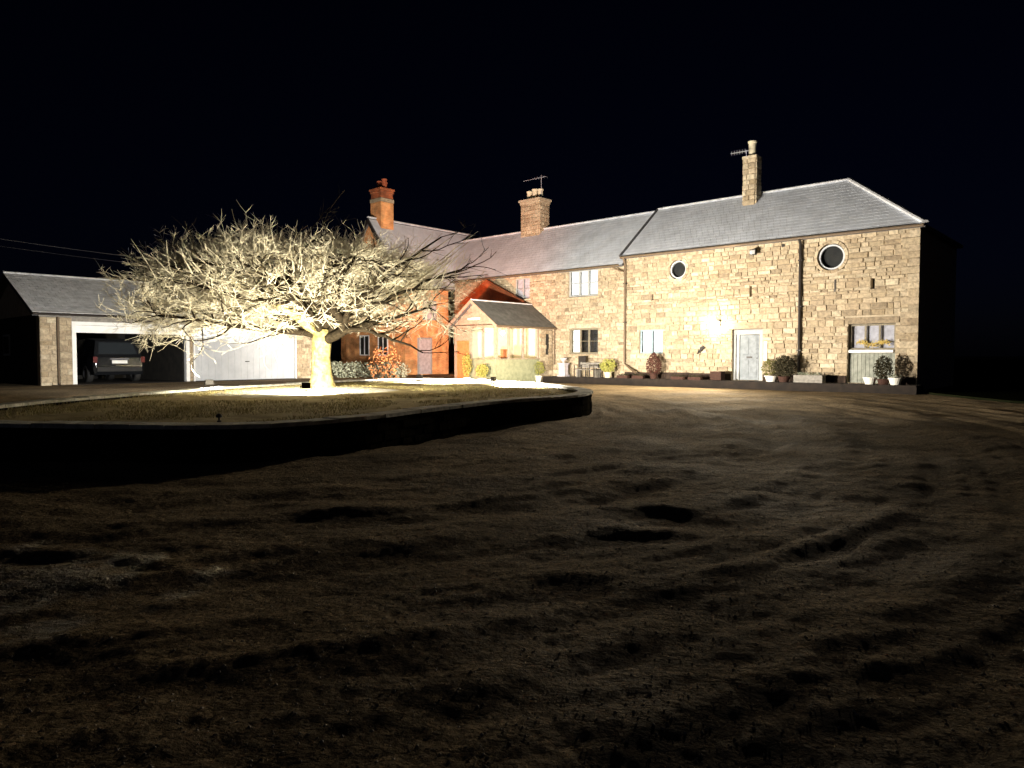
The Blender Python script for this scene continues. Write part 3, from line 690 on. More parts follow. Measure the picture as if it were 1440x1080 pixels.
# iron bird ornament on the wall
orn = thing('iron_bird', 'small black iron bird ornament fixed to the barn wall between window and door', 'ornament', HP(9.19, .08, 1.78), HA)
M.off = (0, 0, 0)
q = M(); q.tube([(-.2, 0, .12), (-.1, 0, .1), (.02, 0, .0), (.16, 0, -.1), (.24, 0, -.2)], [.02, .05, .07, .05, .015], 8); q.build('body', m_iron, orn, smooth=True)
q = M(); q.prism([(-.05, .04), (-.12, .2), (.08, .14), (.12, -.02)], 1, -.02, .02); q.build('wing', m_iron, orn)
q = M(); q.tube([(.06, 0, -.06), (.1, 0, -.26)], .012, 5); q.tube([(-.02, -.08, -.05), (.3, -.08, .02), (.55, -.08, .0)], .012, 5); q.build('perch', m_iron, orn)
# ================================================================== COTTAGE RANGE
cott = thing('stone_cottage', 'lower sandstone cottage range between the barn and the brick gable wing', 'house', HP(13.62), HA)
M.off = (13.62, 0, 0)
w3 = (15.31, 17.31, 4.71, 6.2); w4 = (15.29, 17.22, 1.58, 3.0); w5 = (20.14, 21.3, 4.81, 6.03)
ops = [w3, w4, w5]
cw_ = shell(cott, 13.62, 26.5, -.3, 6.28, .45, ops, m_mortar, y=-.02)
lint = [(w4[0] - .2, w4[1] + .2, w4[3], w4[3] + .25)]
stonework(cw_, 13.64, 26.4, .0, 6.2, ops + lint, seed=23, y=-.02, hi=.24, wlo=.18, whi=.52)
for a in lint: bx('lintel', m_stone, cw_, a[0] + .01, a[1] - .01, -.1, .04, a[2] + .006, a[3] - .01, bevel=.012)
window(cott, *w3, m_greyfr, 3, 2, (m_blind,), y=-.09, fw=.1)
window(cott, *w4, m_taupe, 3, 2, (None, None, m_blind), y=-.1, fw=.1)
window(cott, *w5, m_greyfr, 2, 2, (m_curtain,), y=-.1)
bx('rear_wall', m_mortar, cott, 13.65, 26.4, -7, -6.6, -.3, 6.28)
slope(cott, 'roof', (13.62, .28, 6.22), (26.9, .28, 6.22), (30.4, -3.5, 9.5), (13.62, -3.5, 9.5), m_slate, seed=15)
slope(cott, 'rear_roof', (28, -7.28, 6.22), (13.62, -7.28, 6.22), (13.62, -3.5, 9.5), (28, -3.5, 9.5), m_slate, seed=16)
ridge(cott, (13.64, -3.5, 9.54), (29.9, -3.5, 9.54), m_ridge)
gutter(cott, (13.8, .33, 6.18), (26.3, .33, 6.18), m_brown_pipe, .06)
q = M(); q.tube([(14.2, .33, 6.14), (13.9, .2, 5.95), (13.6, .18, 5.85)], .04, 6); q.build('gutter_outlet', m_brown_pipe, cott)
pipe(cott, [(18.2, .12, 3.1), (18.2, .12, 1.0)], m_brown_pipe, .04)
# triangular red brick panel above the porch
q = M(); q.prism([(20.4, 4.6), (25.5, 4.72), (23.3, 6.02)], 1, .06, .34); q.build('brick_triangle', m_redbrick, cott)
q = M(); q.tube([(20.3, .36, 4.64), (23.3, .36, 6.08), (25.6, .36, 4.76)], .05, 5); q.build('triangle_edge', m_redbrick, cott)
chimney(cott, 22.7, -3.5, 1.5, .95, 8.2, 11.4, 12, [(-.45, 0, .62, .19), (0, 0, .68, .19), (.45, 0, .6, .19)], m_potw, cap=.14)
q = M(); q.tube([(22.1, -3.4, 11.3), (22.1, -3.4, 12.9)], .02, 5); q.tube([(21.7, -3.4, 12.75), (23.6, -3.4, 12.75)], .014, 5)
for i in range(5): q.tube([(21.8 + i * .22, -3.65, 12.75), (21.8 + i * .22, -3.15, 12.75)], .007, 4)
q.build('aerial', m_cable, cott)
# ================================================================== BRICK WING
wing = thing('brick_wing', 'orange brick cross wing with steep gable behind the spreading tree', 'house', HP(26.5), HA)
M.off = (26.5, 0, 0)
ws0, ws1, wl = 26.6, 33.2, 4.0; wa = 29.9
sd1 = (1.0, 1.9, .0, 0)
# side wall facing the drive (in the plane s = ws0) with a grey door and a window
q = M(); WS = [(-4, .2), (.0, 0)]
q.box(ws0, ws0 + .35, .45, wl, -.3, 5.9); q.build('side_wall', m_brick, wing)
for a, b, c, d, nm, mm in ((2.0, 2.95, 0.36, 2.5, 'door', m_greydk), ):
    dd = bx(nm, m_curtain, wing, ws0 - .05, ws0 - .003, a, b, c, d); bx('door_panel', m_curtain, dd, ws0 - .07, ws0 - .052, a + .12, b - .12, c + .2, c + 1.0); bx('door_panel', m_curtain, dd, ws0 - .07, ws0 - .052, a + .12, b - .12, c + 1.15, d - .15)
q = M(); q.box(ws0 - .07, ws0 - .004, 1.9, 1.99, .3, 2.6); q.box(ws0 - .07, ws0 - .004, 2.96, 3.05, .3, 2.6); q.box(ws0 - .07, ws0 - .004, 1.99, 2.96, 2.51, 2.6); q.build('door_frame', m_greyfr, wing)
bx('upper_window', m_greyfr, wing, ws0 - .05, ws0 - .003, 1.5, 2.6, 3.7, 4.9); bx('pane', m_curtain, wing, ws0 - .06, ws0 - .052, 1.6, 2.5, 3.8, 4.8)
# front gable
q = M(); q.prism([(ws0 + .36, -.3), (ws1, -.3), (ws1, 5.9), (wa, 10.0), (ws0 + .36, 5.9)], 1, wl - .35, wl + .01); q.build('gable_wall', m_brick, wing)
bx('far_side_wall', m_brick, wing, ws1 - .35, ws1 - .01, -11, wl - .36, -.3, 5.9)
q = M(); q.prism([(ws0 + .36, 5.9), (ws1 - .36, 5.9), (wa, 9.6)], 1, -11, -10.7); q.build('rear_gable', m_brick, wing)
for (a, c) in ((28.2, 1.5), (28.4, 4.3), (30.1, 1.5)):
    f = M(); f.box(a, a + .07, wl + .012, wl + .06, c, c + 1.3); f.box(a + .93, a + 1, wl + .012, wl + .06, c, c + 1.3); f.box(a + .07, a + .93, wl + .012, wl + .058, c, c + .07); f.box(a + .07, a + .93, wl + .012, wl + .058, c + 1.23, c + 1.3); f.box(a + .47, a + .53, wl + .012, wl + .05, c + .07, c + 1.23)
    f = f.build('window', m_white, wing); bx('pane', m_dark, f, a + .07, a + .93, wl + .014, wl + .02, c + .07, c + 1.23)
slope(wing, 'roof', (ws0 - .25, -11, 5.72), (ws0 - .25, wl + .2, 5.72), (wa, wl + .2, 10.15), (wa, -11, 10.15), m_slate, seed=31)
slope(wing, 'far_roof', (ws1 + .25, wl + .2, 5.72), (ws1 + .25, -11, 5.72), (wa, -11, 10.15), (wa, wl + .2, 10.15), m_slate, seed=32)
ridge(wing, (wa, -11, 10.2), (wa, wl + .2, 10.2), m_ridge)
for sg in (-1, 1):
    q = M(); q.add([(wa, wl + .2, 10.08), (wa, wl + .26, 10.08), (wa, wl + .26, 9.8), (wa, wl + .2, 9.8), (wa + sg * 3.25, wl + .2, 5.68), (wa + sg * 3.25, wl + .26, 5.68), (wa + sg * 3.25, wl + .26, 5.4), (wa + sg * 3.25, wl + .2, 5.4)], [(0, 1, 2, 3), (4, 7, 6, 5), (0, 4, 5, 1), (1, 5, 6, 2), (2, 6, 7, 3), (3, 7, 4, 0)]); q.build('bargeboard', m_iron, wing)
gutter(wing, (ws0 - .3, .5, 5.62), (ws0 - .3, wl + .15, 5.62), m_brown_pipe, .06)
chimney(wing, wa, 3.1, 1.0, .95, 9.3, 12.05, 3, [(-.24, .0, .62, .17), (.24, .0, .55, .17), (0, -.25, .5, .15)], m_potr, mtl=m_redbrick, cap=.1)
bx('chimney_band', m_stone, wing, wa - .56, wa + .56, 2.57, 3.63, 11.2, 11.42)
bx('chimney_lower', m_brick, wing, wa - .53, wa + .53, 2.6, 3.6, 9.3, 11.19)
# ================================================================== SUN PORCH
por = thing('sun_porch', 'glazed sun porch with lit cream interior and low grey slate gabled roof', 'porch', HP(18.4, 0, 0), HA)
M.off = (18.4, 0, 0)
a0, a1, pl, pe, pa = 18.4, 21.6, 4.7, 3.1, 4.45
bx('dwarf_wall', m_sage, por, a0, a0 + .22, 1.2, pl, -.2, 1.3); bx('front_dwarf_wall', m_sage, por, a0 + .225, 20.4, pl - .22, pl - .002, -.2, 1.3)
sw = bx('stone_return', m_mortar, por, a0, a0 + .25, .04, 1.19, -.2, pe)
q = M(); rr_ = random.Random(9); z = 0
while z < pe - .05:
    h_ = min(rr_.uniform(.17, .27), pe - z); y = .06
    while y < 1.17:
        w_ = rr_.uniform(.2, .45); w_ = w_ if 1.18 - y - w_ > .12 else 1.18 - y; v, f = USTONE[rr_.randrange(8)]
        if not (1.5 < z + h_ / 2 < 2.75 and .35 < y + w_ / 2 < .75): q.add([(a0 - p[1] * .7, y + w_ / 2 + p[0] * (w_ - .015), z + h_ / 2 + p[2] * (h_ - .014)) for p in v], f)
        y += w_
    z += h_
q.build('stones', m_stone, sw, kind='stuff')
bx('slit_window', m_dark, por, a0 - .03, a0 - .003, .42, .66, 1.55, 2.7)
for y in (1.25, 2.5, 3.65, pl - .1): bx('post', m_tan, por, a0 + .02, a0 + .12, y - .05, y + .07, 1.3, pe - .12)
for x in (20.35, 21.5): bx('post', m_tan, por, x - .05, x + .08, pl - .16, pl - .03, 1.31 if x < 21 else -.1, pe - .12)
bx('post', m_tan, por, 19.4, 19.48, pl - .16, pl - .03, 1.31, pe - .12)
for (ya, yb) in ((1.32, 2.45), (2.57, 3.6), (3.72, 4.55)):
    g = M(); g.add([(a0 + .07, ya, 1.31), (a0 + .07, yb, 1.31), (a0 + .07, yb, pe - .13), (a0 + .07, ya, pe - .13)], [(0, 1, 2, 3)]); g.build('pane', m_glass, por)
for (xa, xb) in ((18.53, 19.4), (19.48, 20.3)):
    g = M(); g.add([(xa, pl - .1, 1.31), (xb, pl - .1, 1.31), (xb, pl - .1, pe - .13), (xa, pl - .1, pe - .13)], [(0, 1, 2, 3)]); g.build('pane', m_glass, por)
bx('wall_plate', m_tan, por, a0 - .03, a0 + .15, .05, pl, pe - .12, pe); bx('front_beam', m_tan, por, a0 + .155, a1, pl - .18, pl + .03, pe - .12, pe); bx('sill', m_tan, por, a0 - .06, a0 + .23, 1.22, pl + .04, 1.302, 1.34)
pd = bx('door', m_wood, por, 20.44, 21.4, pl - .12, pl - .06, .0, 2.3); bx('fanlight', m_tan, por, 20.44, 21.4, pl - .11, pl - .07, 2.32, pe - .13)
for (c, d) in ((.2, 1.0), (1.15, 2.1)): bx('panel', m_wood, pd, 20.58, 21.26, pl - .058, pl - .04, c, d)
bx('far_wall', m_cream, por, a1 - .2, a1, .05, pl - .2, -.2, pe); bx('floor', m_conc, por, a0 + .24, a1 - .21, .06, pl - .24, -.1, .3); bx('ceiling', m_cream, por, a0 + .16, a1 - .01, .06, pl - .2, pe + .01, pe + .05)
bx('inner_wall', m_cream, por, a0 + .3, a1 - .25, .05, .1, .31, pe - .01)
pm = (a0 + a1) / 2
q = M(); q.prism([(a0 + .02, pe + .055), (a1 - .02, pe + .055), (pm, pa - .1)], 1, pl - .1, pl + .02); q.build('pediment', m_tan, por)
q = M(); q.box(pm - .45, pm + .45, pl + .022, pl + .06, pe + .3, pe + .42); q.build('pediment_board', m_white, por)
slope(por, 'roof', (a0 - .25, .03, pe - .02), (a0 - .25, pl + .25, pe - .02), (pm, pl + .25, pa), (pm, .03, pa), m_slate_d, row=.2, seed=41)
slope(por, 'far_roof', (a1 + .25, pl + .25, pe - .02), (a1 + .25, .03, pe - .02), (pm, .03, pa), (pm, pl + .25, pa), m_slate_d, row=.2, seed=42)
ridge(por, (pm, .05, pa + .03), (pm, pl + .25, pa + .03), m_ridge, r=.1)
q = M()
for sg, x1 in ((-1, a0 - .27), (1, a1 + .27)):
    q.add([(pm, pl + .26, pa + .02), (pm, pl + .31, pa + .02), (pm, pl + .31, pa - .16), (pm, pl + .26, pa - .16), (x1, pl + .26, pe), (x1, pl + .31, pe), (x1, pl + .31, pe - .18), (x1, pl + .26, pe - .18)], [(0, 1, 2, 3), (4, 7, 6, 5), (0, 4, 5, 1), (1, 5, 6, 2), (2, 6, 7, 3), (3, 7, 4, 0)])
q.build('bargeboard', m_tan, por)
gutter(por, (a0 - .3, .05, pe - .08), (a0 - .3, pl + .25, pe - .08), m_brown_pipe, .055)
M.off = (0, 0, 0)
def light(name, kind, loc, energy, color, parent=None, aim=None, size=.1, spot=150, blend=.6):
    d = bpy.data.lights.new(name, kind); d.energy = energy; d.color = color
    if kind in ('POINT', 'SPOT'): d.shadow_soft_size = size
    if kind == 'SPOT': d.spot_size = R(spot); d.spot_blend = blend
    o = bpy.data.objects.new(name, d); col.objects.link(o); o.location = loc
    if aim is not None: o.rotation_euler = (Vector(loc) - Vector(aim)).to_track_quat('Z', 'Y').to_euler()
    return o
# pendant lamp inside the porch
pend = thing('pendant_lamp', 'small lit globe lamp hanging inside the glazed sun porch', 'lamp', HP(19.9, 2.6, 2.75), HA)
q = M(); q.lathe([(.01, -.12), (.09, -.08), (.12, 0), (.09, .08), (.02, .12)], k=14); q.build('globe', m_bulb, pend, smooth=True); q = M(); q.tube([(0, 0, .12), (0, 0, .36)], .01, 5); q.build('cord', m_iron, pend)
light('porch_light', 'POINT', HP(19.9, 2.6, 2.52), P_PORCH, (1, .84, .5), size=.1)
# wooden chair inside
wc = thing('wooden_chair', 'orange brown wooden chair standing inside the glazed sun porch', 'chair', HP(19.3, 3.2, .3), HA + .3)
bx('seat', m_wood, wc, -.26, .26, -.25, .25, .62, .68); bx('backrest', m_wood, wc, -.26, .26, -.25, -.19, .68, 1.55)
for x in (-.22, .22):
    for y in (-.21, .21): bx('leg', m_wood, wc, x - .03, x + .03, y - .03, y + .03, 0, .62)
# wall lamp on the barn
wl_ = thing('wall_lamp', 'bright lit bulkhead lamp on the barn wall left of the grey door', 'lamp', HP(8.35, .06, 3.0), HA)
bx('back_plate', m_iron, wl_, -.09, .09, -.01, .03, -.14, .14); q = M(); q.lathe([(.02, -.1), (.08, -.08), (.1, 0), (.08, .08), (.02, .1)], (0, .13, 0), 14); q.build('globe', m_bulb, wl_, smooth=True)
bx('hood', m_iron, wl_, -.11, .11, .03, .24, .12, .15)
light('wall_light', 'POINT', HP(8.35, .4, 2.98), P_WALL, (1, .85, .6), size=.12)
light('wall_lamp_beam', 'SPOT', HP(8.35, .42, 2.9), 2900, (1, .85, .6), aim=HP(10.5, 10, 1.9), size=.12, spot=158, blend=.7)
ef = thing('eaves_floodlight', 'small black floodlight on a bracket under the barn eaves above the door', 'floodlight', HP(6.6, .06, 6.15), HA)
q = M(); q.box(-.03, .03, -.01, .3, .1, .15); q.box(-.05, .05, -.01, .02, -.1, .2); q.build('bracket', m_iron, ef); bx('housing', m_iron, ef, -.14, .14, .27, .36, -.12, .12, bevel=.01); bx('lens', m_lens_dim, ef, -.11, .11, .361, .366, -.09, .09)
light('yard_light', 'SPOT', HP(6.6, .5, 6.15), P_YARD, (1, .86, .66), aim=HP(13.2, 10, 4.8), size=.1, spot=152, blend=1.0)

# ================================================================== TERRACE
M.off = (0, 0, 0)
q = M(); TW = 1.15; pts = [(-.25, 0.06), (18.2, 0.06), (18.2, TW), (-.25, TW)]
q.prism([HP(a, b)[:2] for a, b in pts], 2, -.2, .30); tr = struct(q.build('terrace', m_pave_shade))
rt = random.Random(6); x = -.25
while x < 18.1:
    w_ = min(rt.uniform(.5, .8), 18.2 - x)
    for (ya, yb) in ((.08, .6), (.61, TW + .03)):
        q = M(); q.prism([HP(a, b)[:2] for a, b in ((x + .006, ya), (x + w_ - .006, ya), (x + w_ - .006, yb), (x + .006, yb))], 2, .302, .35 + rt.uniform(-.004, .004)); q.build('paving_slab', m_pave_shade, tr)
    x += w_

# ================================================================== PLANTS, POTS
def foliage(q_, fn, n_, size, rnd):
    for i in range(n_):
        c = Vector(fn(rnd)); d = Vector((rnd.gauss(0, 1), rnd.gauss(0, 1), rnd.gauss(0, 1))).normalized(); e = d.orthogonal().normalized() * size * rnd.uniform(.6, 1.3); d = d * size * rnd.uniform(.8, 1.6)
        q_.add([c - e * .5, c + d * .5 + e * .0 + Vector((0, 0, 0)), c + e * .5, c - d * .5], [(0, 1, 2, 3)])
def ballf(cx, cz, rx, rz):
    def f(r):
        v = Vector((r.gauss(0, 1), r.gauss(0, 1), r.gauss(0, 1))).normalized() * (r.random() ** .25); k = 1 + .1 * math.sin(v.x * 7 + v.z * 5)
        return (v.x * rx * k, v.y * rx * k, cz + v.z * rz * k)
    return f
def potted(name, label, cat, loc, potm, pr, ph, leafm, shape, nl, size=.05, stem=0, group=None, seed=1):
    t = thing(name, label, cat, loc, random.Random(seed).uniform(0, 6), group)
    q = M(); q.lathe([(pr * .7, 0), (pr * .95, ph * .85), (pr * 1.08, ph * .86), (pr * 1.08, ph), (pr * .9, ph), (pr * .88, ph * .9), (.01, ph * .9)], k=18); q.build('pot', potm, t, smooth=False)
    if stem: q = M(); q.tube([(0, 0, ph * .8), (.01, .01, ph + stem * .5), (0, 0, ph + stem + .1)], [.03, .025, .02], 6); q.build('stem', m_bark_shade, t)
    q = M(); foliage(q, shape, nl, size, random.Random(seed)); q.build('foliage', leafm, t)
    return t
TZ = .352
potted('potted_shrub', 'yellow green ball shrub in white pot beside the porch downpipe', 'potted plant', HP(18.35, 1.35, .0), m_pot, .2, .38, m_leaf_y, ballf(0, .8, .36, .38), 700, .06, seed=1)
potted('potted_shrub', 'yellow green bushy shrub in cream pot between cottage and barn downpipe', 'potted plant', HP(14.15, .75, TZ), m_pot_y, .2, .28, m_leaf_y, ballf(0, .62, .42, .36), 800, .06, seed=2)
potted('potted_shrub', 'slim green shrub in pot by the porch front left corner', 'potted plant', HP(19.95, 5.3, 0), m_pot, .2, .35, m_leaf_y, ballf(0, 1.0, .26, .62), 700, .06, seed=3)
potted('potted_shrub', 'round yellow green shrub in pot before the porch corner post', 'potted plant', HP(18.75, 5.4, 0), m_pot, .22, .33, m_leaf_y, ballf(0, .72, .33, .36), 700, .06, seed=4)
potted('potted_shrub', 'olive shrub spilling from white pot right of the grey barn door', 'potted plant', HP(5.55, .7, TZ), m_pot, .28, .26, m_leaf_o, ballf(0, .6, .42, .4), 900, .06, seed=5)
potted('clipped_shrub', 'large dark round shrub right of the barn door in brown pot', 'shrub', HP(4.95, .8, TZ), m_terra, .26, .25, m_leaf_d, ballf(0, .68, .5, .5), 1300, .06, seed=6)
def cone(r):
    z = r.random(); a = r.uniform(0, 6.28); rad = .40 * math.sin(min(1, (1 - z) * 1.15 + .02) * 2.2) ** .9 * (r.random() ** .3) if z < .99 else 0
    return (rad * math.cos(a), rad * math.sin(a), .25 + z * 1.05)
potted('clipped_shrub', 'dark red teardrop shrub in pot under the small barn window', 'shrub', HP(11.45, .7, TZ), m_terra, .2, .28, m_leaf_r, cone, 1200, .055, seed=7)
potted('clipped_shrub', 'tall narrow black topiary in front of the boarded opening', 'shrub', HP(1.0, .8, TZ), m_terra, .24, .22, m_leaf_d, ballf(0, .65, .34, .5), 1200, .055, seed=8)
for (s_, lab, sd_) in ((1.48, 'low white pot left of the tall black topiary', 1), (.56, 'low white pot with frosted sprigs at the barn right corner', 2)):
    t = thing('garden_pot', lab, 'pot', HP(s_, .85, TZ), 0, 'white pots at the barn corner')
    q = M(); q.lathe([(.17, 0), (.24, .22), (.26, .23), (.26, .28), (.21, .28), (.2, .24), (.01, .24)], k=18); q.build('pot', m_pot, t)
    if sd_ == 2: q = M(); foliage(q, ballf(0, .3, .22, .12), 90, .05, random.Random(3)); q.build('foliage', m_leaf_f, t)
# planter box
pb = thing('planter_box', 'dark wooden planter box left of the grey barn door', 'planter', HP(8.05, .75, TZ), HA)
for i in range(4): bx('board', m_leaf_r if False else m_terra, pb, -.27, .27, .18 + .0 * i, .21, .02 + i * .1, .11 + i * .1); 
bx('side_board', m_terra, pb, -.27, -.24, -.21, .178, .02, .41); bx('side_board', m_terra, pb, .24, .27, -.21, .178, .02, .41); bx('back_board', m_terra, pb, -.239, .239, -.21, -.18, .02, .41); bx('soil', m_dark, pb, -.238, .238, -.178, .178, .05, .36)
# stone trough
tg = thing('stone_trough', 'low grey stone trough against the barn beside the black downpipe', 'trough', HP(3.9, .7, TZ), HA)
q = M(); q.box(-.6, .6, -.22, .22, 0, .1); q.box(-.6, .6, .14, .22, .1, .32); q.box(-.6, .6, -.22, -.14, .1, .32); q.box(-.6, -.5, -.14, .14, .1, .32); q.box(.5, .6, -.14, .14, .1, .32); q.build('basin', m_greytimber, tg, bevel=.015)
q = M(); foliage(q, lambda r: (r.uniform(-.48, .48), r.uniform(-.12, .12), .3 + r.random() * .12), 160, .05, random.Random(4)); q.build('foliage', m_leaf_f, tg)
# garden seats and table before the cottage window
def seat(loc, rz, label, m, h=.85, w_=.5, grp=None):
    t = thing('garden_chair', label, 'chair', loc, rz, grp)
    bx('seat', m, t, -w_ / 2, w_ / 2, -.22, .22, .4, .44)
    bk = bx('backrest', m, t, -w_ / 2, w_ / 2, -.25, -.21, .5, h)
    for x in (-w_ / 2 + .03, w_ / 2 - .03):
        bx('back_post', m, t, x - .02, x + .02, -.25, -.212, 0, .5); bx('leg', m, t, x - .02, x + .02, .17, .21, 0, .4); bx('arm', m, t, x - .025, x + .025, -.2, .22, .62, .65); bx('arm_post', m, t, x - .018, x + .018, .17, .2, .44, .62)
    return t
seat(HP(16.0, .7, TZ), HA, 'black square backed garden chair under the brown cottage window', m_iron, h=1.12)
tb = thing('garden_bench', 'low weathered timber bench below the cottage ground floor window', 'bench', HP(15.25, 1.0, TZ), HA)
for i in range(4): bx('slat', m_greytimber, tb, -.65, .65, -.2 + i * .105, -.105 + i * .105, .40, .43)
for x in (-.58, .58): bx('leg', m_greytimber, tb, x - .04, x + .04, -.18, .19, 0, .398)
for i in range(3): bx('back_slat', m_greytimber, tb, -.65, .65, -.235, -.21, .5 + i * .1, .57 + i * .1)
for x in (-.6, .6): bx('back_post', m_greytimber, tb, x - .03, x + .03, -.262, -.237, 0, .8)
seat(HP(14.8, 1.0, TZ), HA - .4, 'dark low garden chair at the right end of the timber bench', m_iron, h=.7)
ur = thing('stone_urn', 'pale lilac grey stone pedestal left of the black garden chair', 'urn', HP(17.1, .7, TZ), HA)
q = M(); q.box(-.26, .26, -.22, .22, 0, .1); q.box(-.2, .2, -.17, .17, .1, .66); q.box(-.25, .25, -.21, .21, .66, .74); q.build('pedestal', m_curtain, ur, bevel=.01)
q = M(); q.lathe([(.06, .74), (.05, .8), (.2, .96), (.22, 1.02), (.17, 1.02), (.02, .9)], k=14); q.build('bowl', m_curtain, ur)
# small things on the terrace edge
for i, (s_, lab) in enumerate(((13.1, 'small dark plant tray nearest the barn downpipe'), (12.2, 'small dark plant tray beside the red teardrop shrub'), (10.0, 'small dark plant tray midway along the barn terrace'), (9.1, 'small dark plant tray left of the planter box'))):
    t = thing('plant_tray', lab, 'planter', HP(s_, .9, TZ), HA, 'dark plant trays along the barn terrace')
    q = M(); q.box(-.32, .32, -.12, .12, 0, .03); q.box(-.32, .32, .1, .12, .03, .14); q.box(-.32, .32, -.12, -.1, .03, .14); q.box(-.32, -.3, -.1, .1, .03, .14); q.box(.3, .32, -.1, .1, .03, .14); q.build('tray', m_terra, t)
    q = M(); foliage(q, lambda r: (r.uniform(-.3, .3), r.uniform(-.09, .09), .1 + r.random() * .12), 150, .045, random.Random(i)); q.build('foliage', m_leaf_d, t)

# shrubs behind the tree, in front of the wing
def shrub(loc, rx, rz_, m, nl, label, seed, name='shrub'):
    t = thing(name, label, 'shrub', loc); q = M(); rr = random.Random(seed)
    for i in range(9): a = rr.uniform(0, 6.28); q.tube([(0, 0, 0), (math.cos(a) * rx * .4, math.sin(a) * rx * .4, rz_ * .8), (math.cos(a) * rx * .8, math.sin(a) * rx * .8, rz_ * 1.4)], [.03, .02, .008], 4)
    q.build('branches', m_bark_shade, t, kind='stuff'); q = M(); foliage(q, ballf(0, rz_, rx, rz_), nl, .09, rr); q.build('foliage', m, t)
shrub((-8.9, 38.5, .1), 1.5, .55, m_leaf_f, 1300, 'low frosted green shrub at the left corner of the brick wing', 3)
shrub((-6.6, 38.0, .0), 1.1, .6, m_leaf_f, 900, 'small frosted shrub before the brick wing gable', 4)
m_leaf_or = mat('copper beech leaf', (.42, .14, .05), (.62, .26, .1), scale=20, rnd=[(.8, .8, .8), (1, 1, 1), (.6, .7, .6)])
shrub((-6.2, 34.5, .0), .8, 1.0, m_leaf_or, 420, 'copper orange leaved shrub behind the tree right of the trunk', 5)

# ================================================================== GARAGE
gar = thing('garage_block', 'long low double garage with grey slate roof and stone piers left of the tree', 'garage', GP(0), GA)
M.off = (0, 0, 0)
GZ = .33; T = 12.2; D_ = 7.5; ge_ = 2.95 + GZ - .02
p1 = (1.26, 5.6); p2 = (5.99, 11.0)
pw = M()
for (a, b) in ((.0, .56), (.66, 1.1), (5.74, 5.9), (11.1, T)):
    wl2 = bx('pier', m_mortar, gar, a, b, .0, .4, -.1, 3.0)
    q = M(); rr = random.Random(int(a * 10)); z = 0
    while z < 2.98:
        h_ = min(rr.uniform(.16, .26), 3.0 - z); x = a
        while x < b - .01:
            w_ = rr.uniform(.2, .42); w_ = w_ if b - x - w_ > .14 else b - x; v, f = USTONE[rr.randrange(8)]
            q.add([(x + w_ / 2 + p[0] * (w_ - .012), -p[1] * .6, z + h_ / 2 + p[2] * (h_ - .012)) for p in v], [t[::-1] for t in f]); x += w_
        z += h_
    q.build('pier_stones', m_stone, wl2, kind='stuff')
bx('recess_panel', m_dark, gar, .56, .66, .12, .35, -.1, 3.0); pipe(gar, [(.61, -.02, 3.1), (.61, -.02, .4)], m_brown_pipe, .035)
bx('header', m_greytimber, gar, 1.1, T, .02, .38, 2.86, 3.25); bx('eaves_board', m_greytimber, gar, -.1, T + .1, -.28, -.24, 3.02, 3.2)
bx('header_end', m_greytimber, gar, -.0, 1.1, .02, .38, 3.0, 3.25)
for (a, b) in ((1.1, 5.74),):
    bx('door_jamb', m_white, gar, a, a + .15, -.03, .2, .3, 2.86); bx('door_jamb', m_white, gar, b - .15, b, -.03, .2, .3, 2.86); bx('door_head', m_white, gar, a + .15, b - .15, -.029, .2, 2.72, 2.86)
bx('door_jamb', m_white, gar, 5.92, 5.98, -.03, .2, .3, 2.72); bx('door_jamb', m_white, gar, 11.02, 11.08, -.03, .2, .3, 2.72); bx('door_head', m_white, gar, 5.92, 11.08, -.028, .2, 2.722, 2.858)
rd = bx('raised_door', m_white, gar, 1.26, 5.58, .05, .1, 2.42, 2.71); q = M(); q.add([(1.26, .12, 2.44), (5.58, .12, 2.44), (5.58, 2.4, 2.75), (1.26, 2.4, 2.75)], [(0, 1, 2, 3)]); q.build('raised_panel', m_white, rd)
gdw = bx('closed_door', m_doorw, gar, 5.99, 11.01, .1, .13, .36, 2.72)
nb = 16; w_ = (11.0 - 6.0) / nb
for i in range(nb): bx('board', m_doorw, gdw, 6.0 + w_ * i + .003, 6.0 + w_ * (i + 1) - .003, .07, .097, .4, 2.7)
bx('handle', m_iron, gdw, 8.4, 8.6, .04, .068, 1.2, 1.24)
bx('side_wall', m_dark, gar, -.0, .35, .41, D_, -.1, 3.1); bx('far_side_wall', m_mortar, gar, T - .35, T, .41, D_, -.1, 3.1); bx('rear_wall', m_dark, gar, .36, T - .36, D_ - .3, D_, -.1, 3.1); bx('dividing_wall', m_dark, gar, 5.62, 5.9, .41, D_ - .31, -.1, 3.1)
bx('garage_floor', m_pave_shade, gar, .36, T - .36, -.35, D_ - .31, -.1, .35)
rpk = 4.95
for x in (.0, T - .25): q = M(); q.prism([(.0, 3.105), (D_, 3.105), (D_ / 2, rpk - .12)], 0, x, x + .25); q.build('gable_end', m_mortar, gar)
gwn = bx('side_window', m_greyfr, gar, -.04, -.003, 4.2, 5.2, 1.5, 2.4); bx('pane', m_dark, gwn, -.05, -.042, 4.28, 5.12, 1.58, 2.32)
slope(gar, 'roof', (-.3, -.3, 3.16), (T + .3, -.3, 3.16), (T + .3, D_ / 2, rpk), (-.3, D_ / 2, rpk), m_slate_g, seed=51)
slope(gar, 'rear_roof', (T + .3, D_ + .3, 3.16), (-.3, D_ + .3, 3.16), (-.3, D_ / 2, rpk), (T + .3, D_ / 2, rpk), m_slate_g, seed=52)
ridge(gar, (-.3, D_ / 2, rpk + .04), (T + .3, D_ / 2, rpk + .04), m_ridge, r=.11)
gutter(gar, (-.3, -.35, 3.1), (T + .3, -.35, 3.1), m_iron, .05)
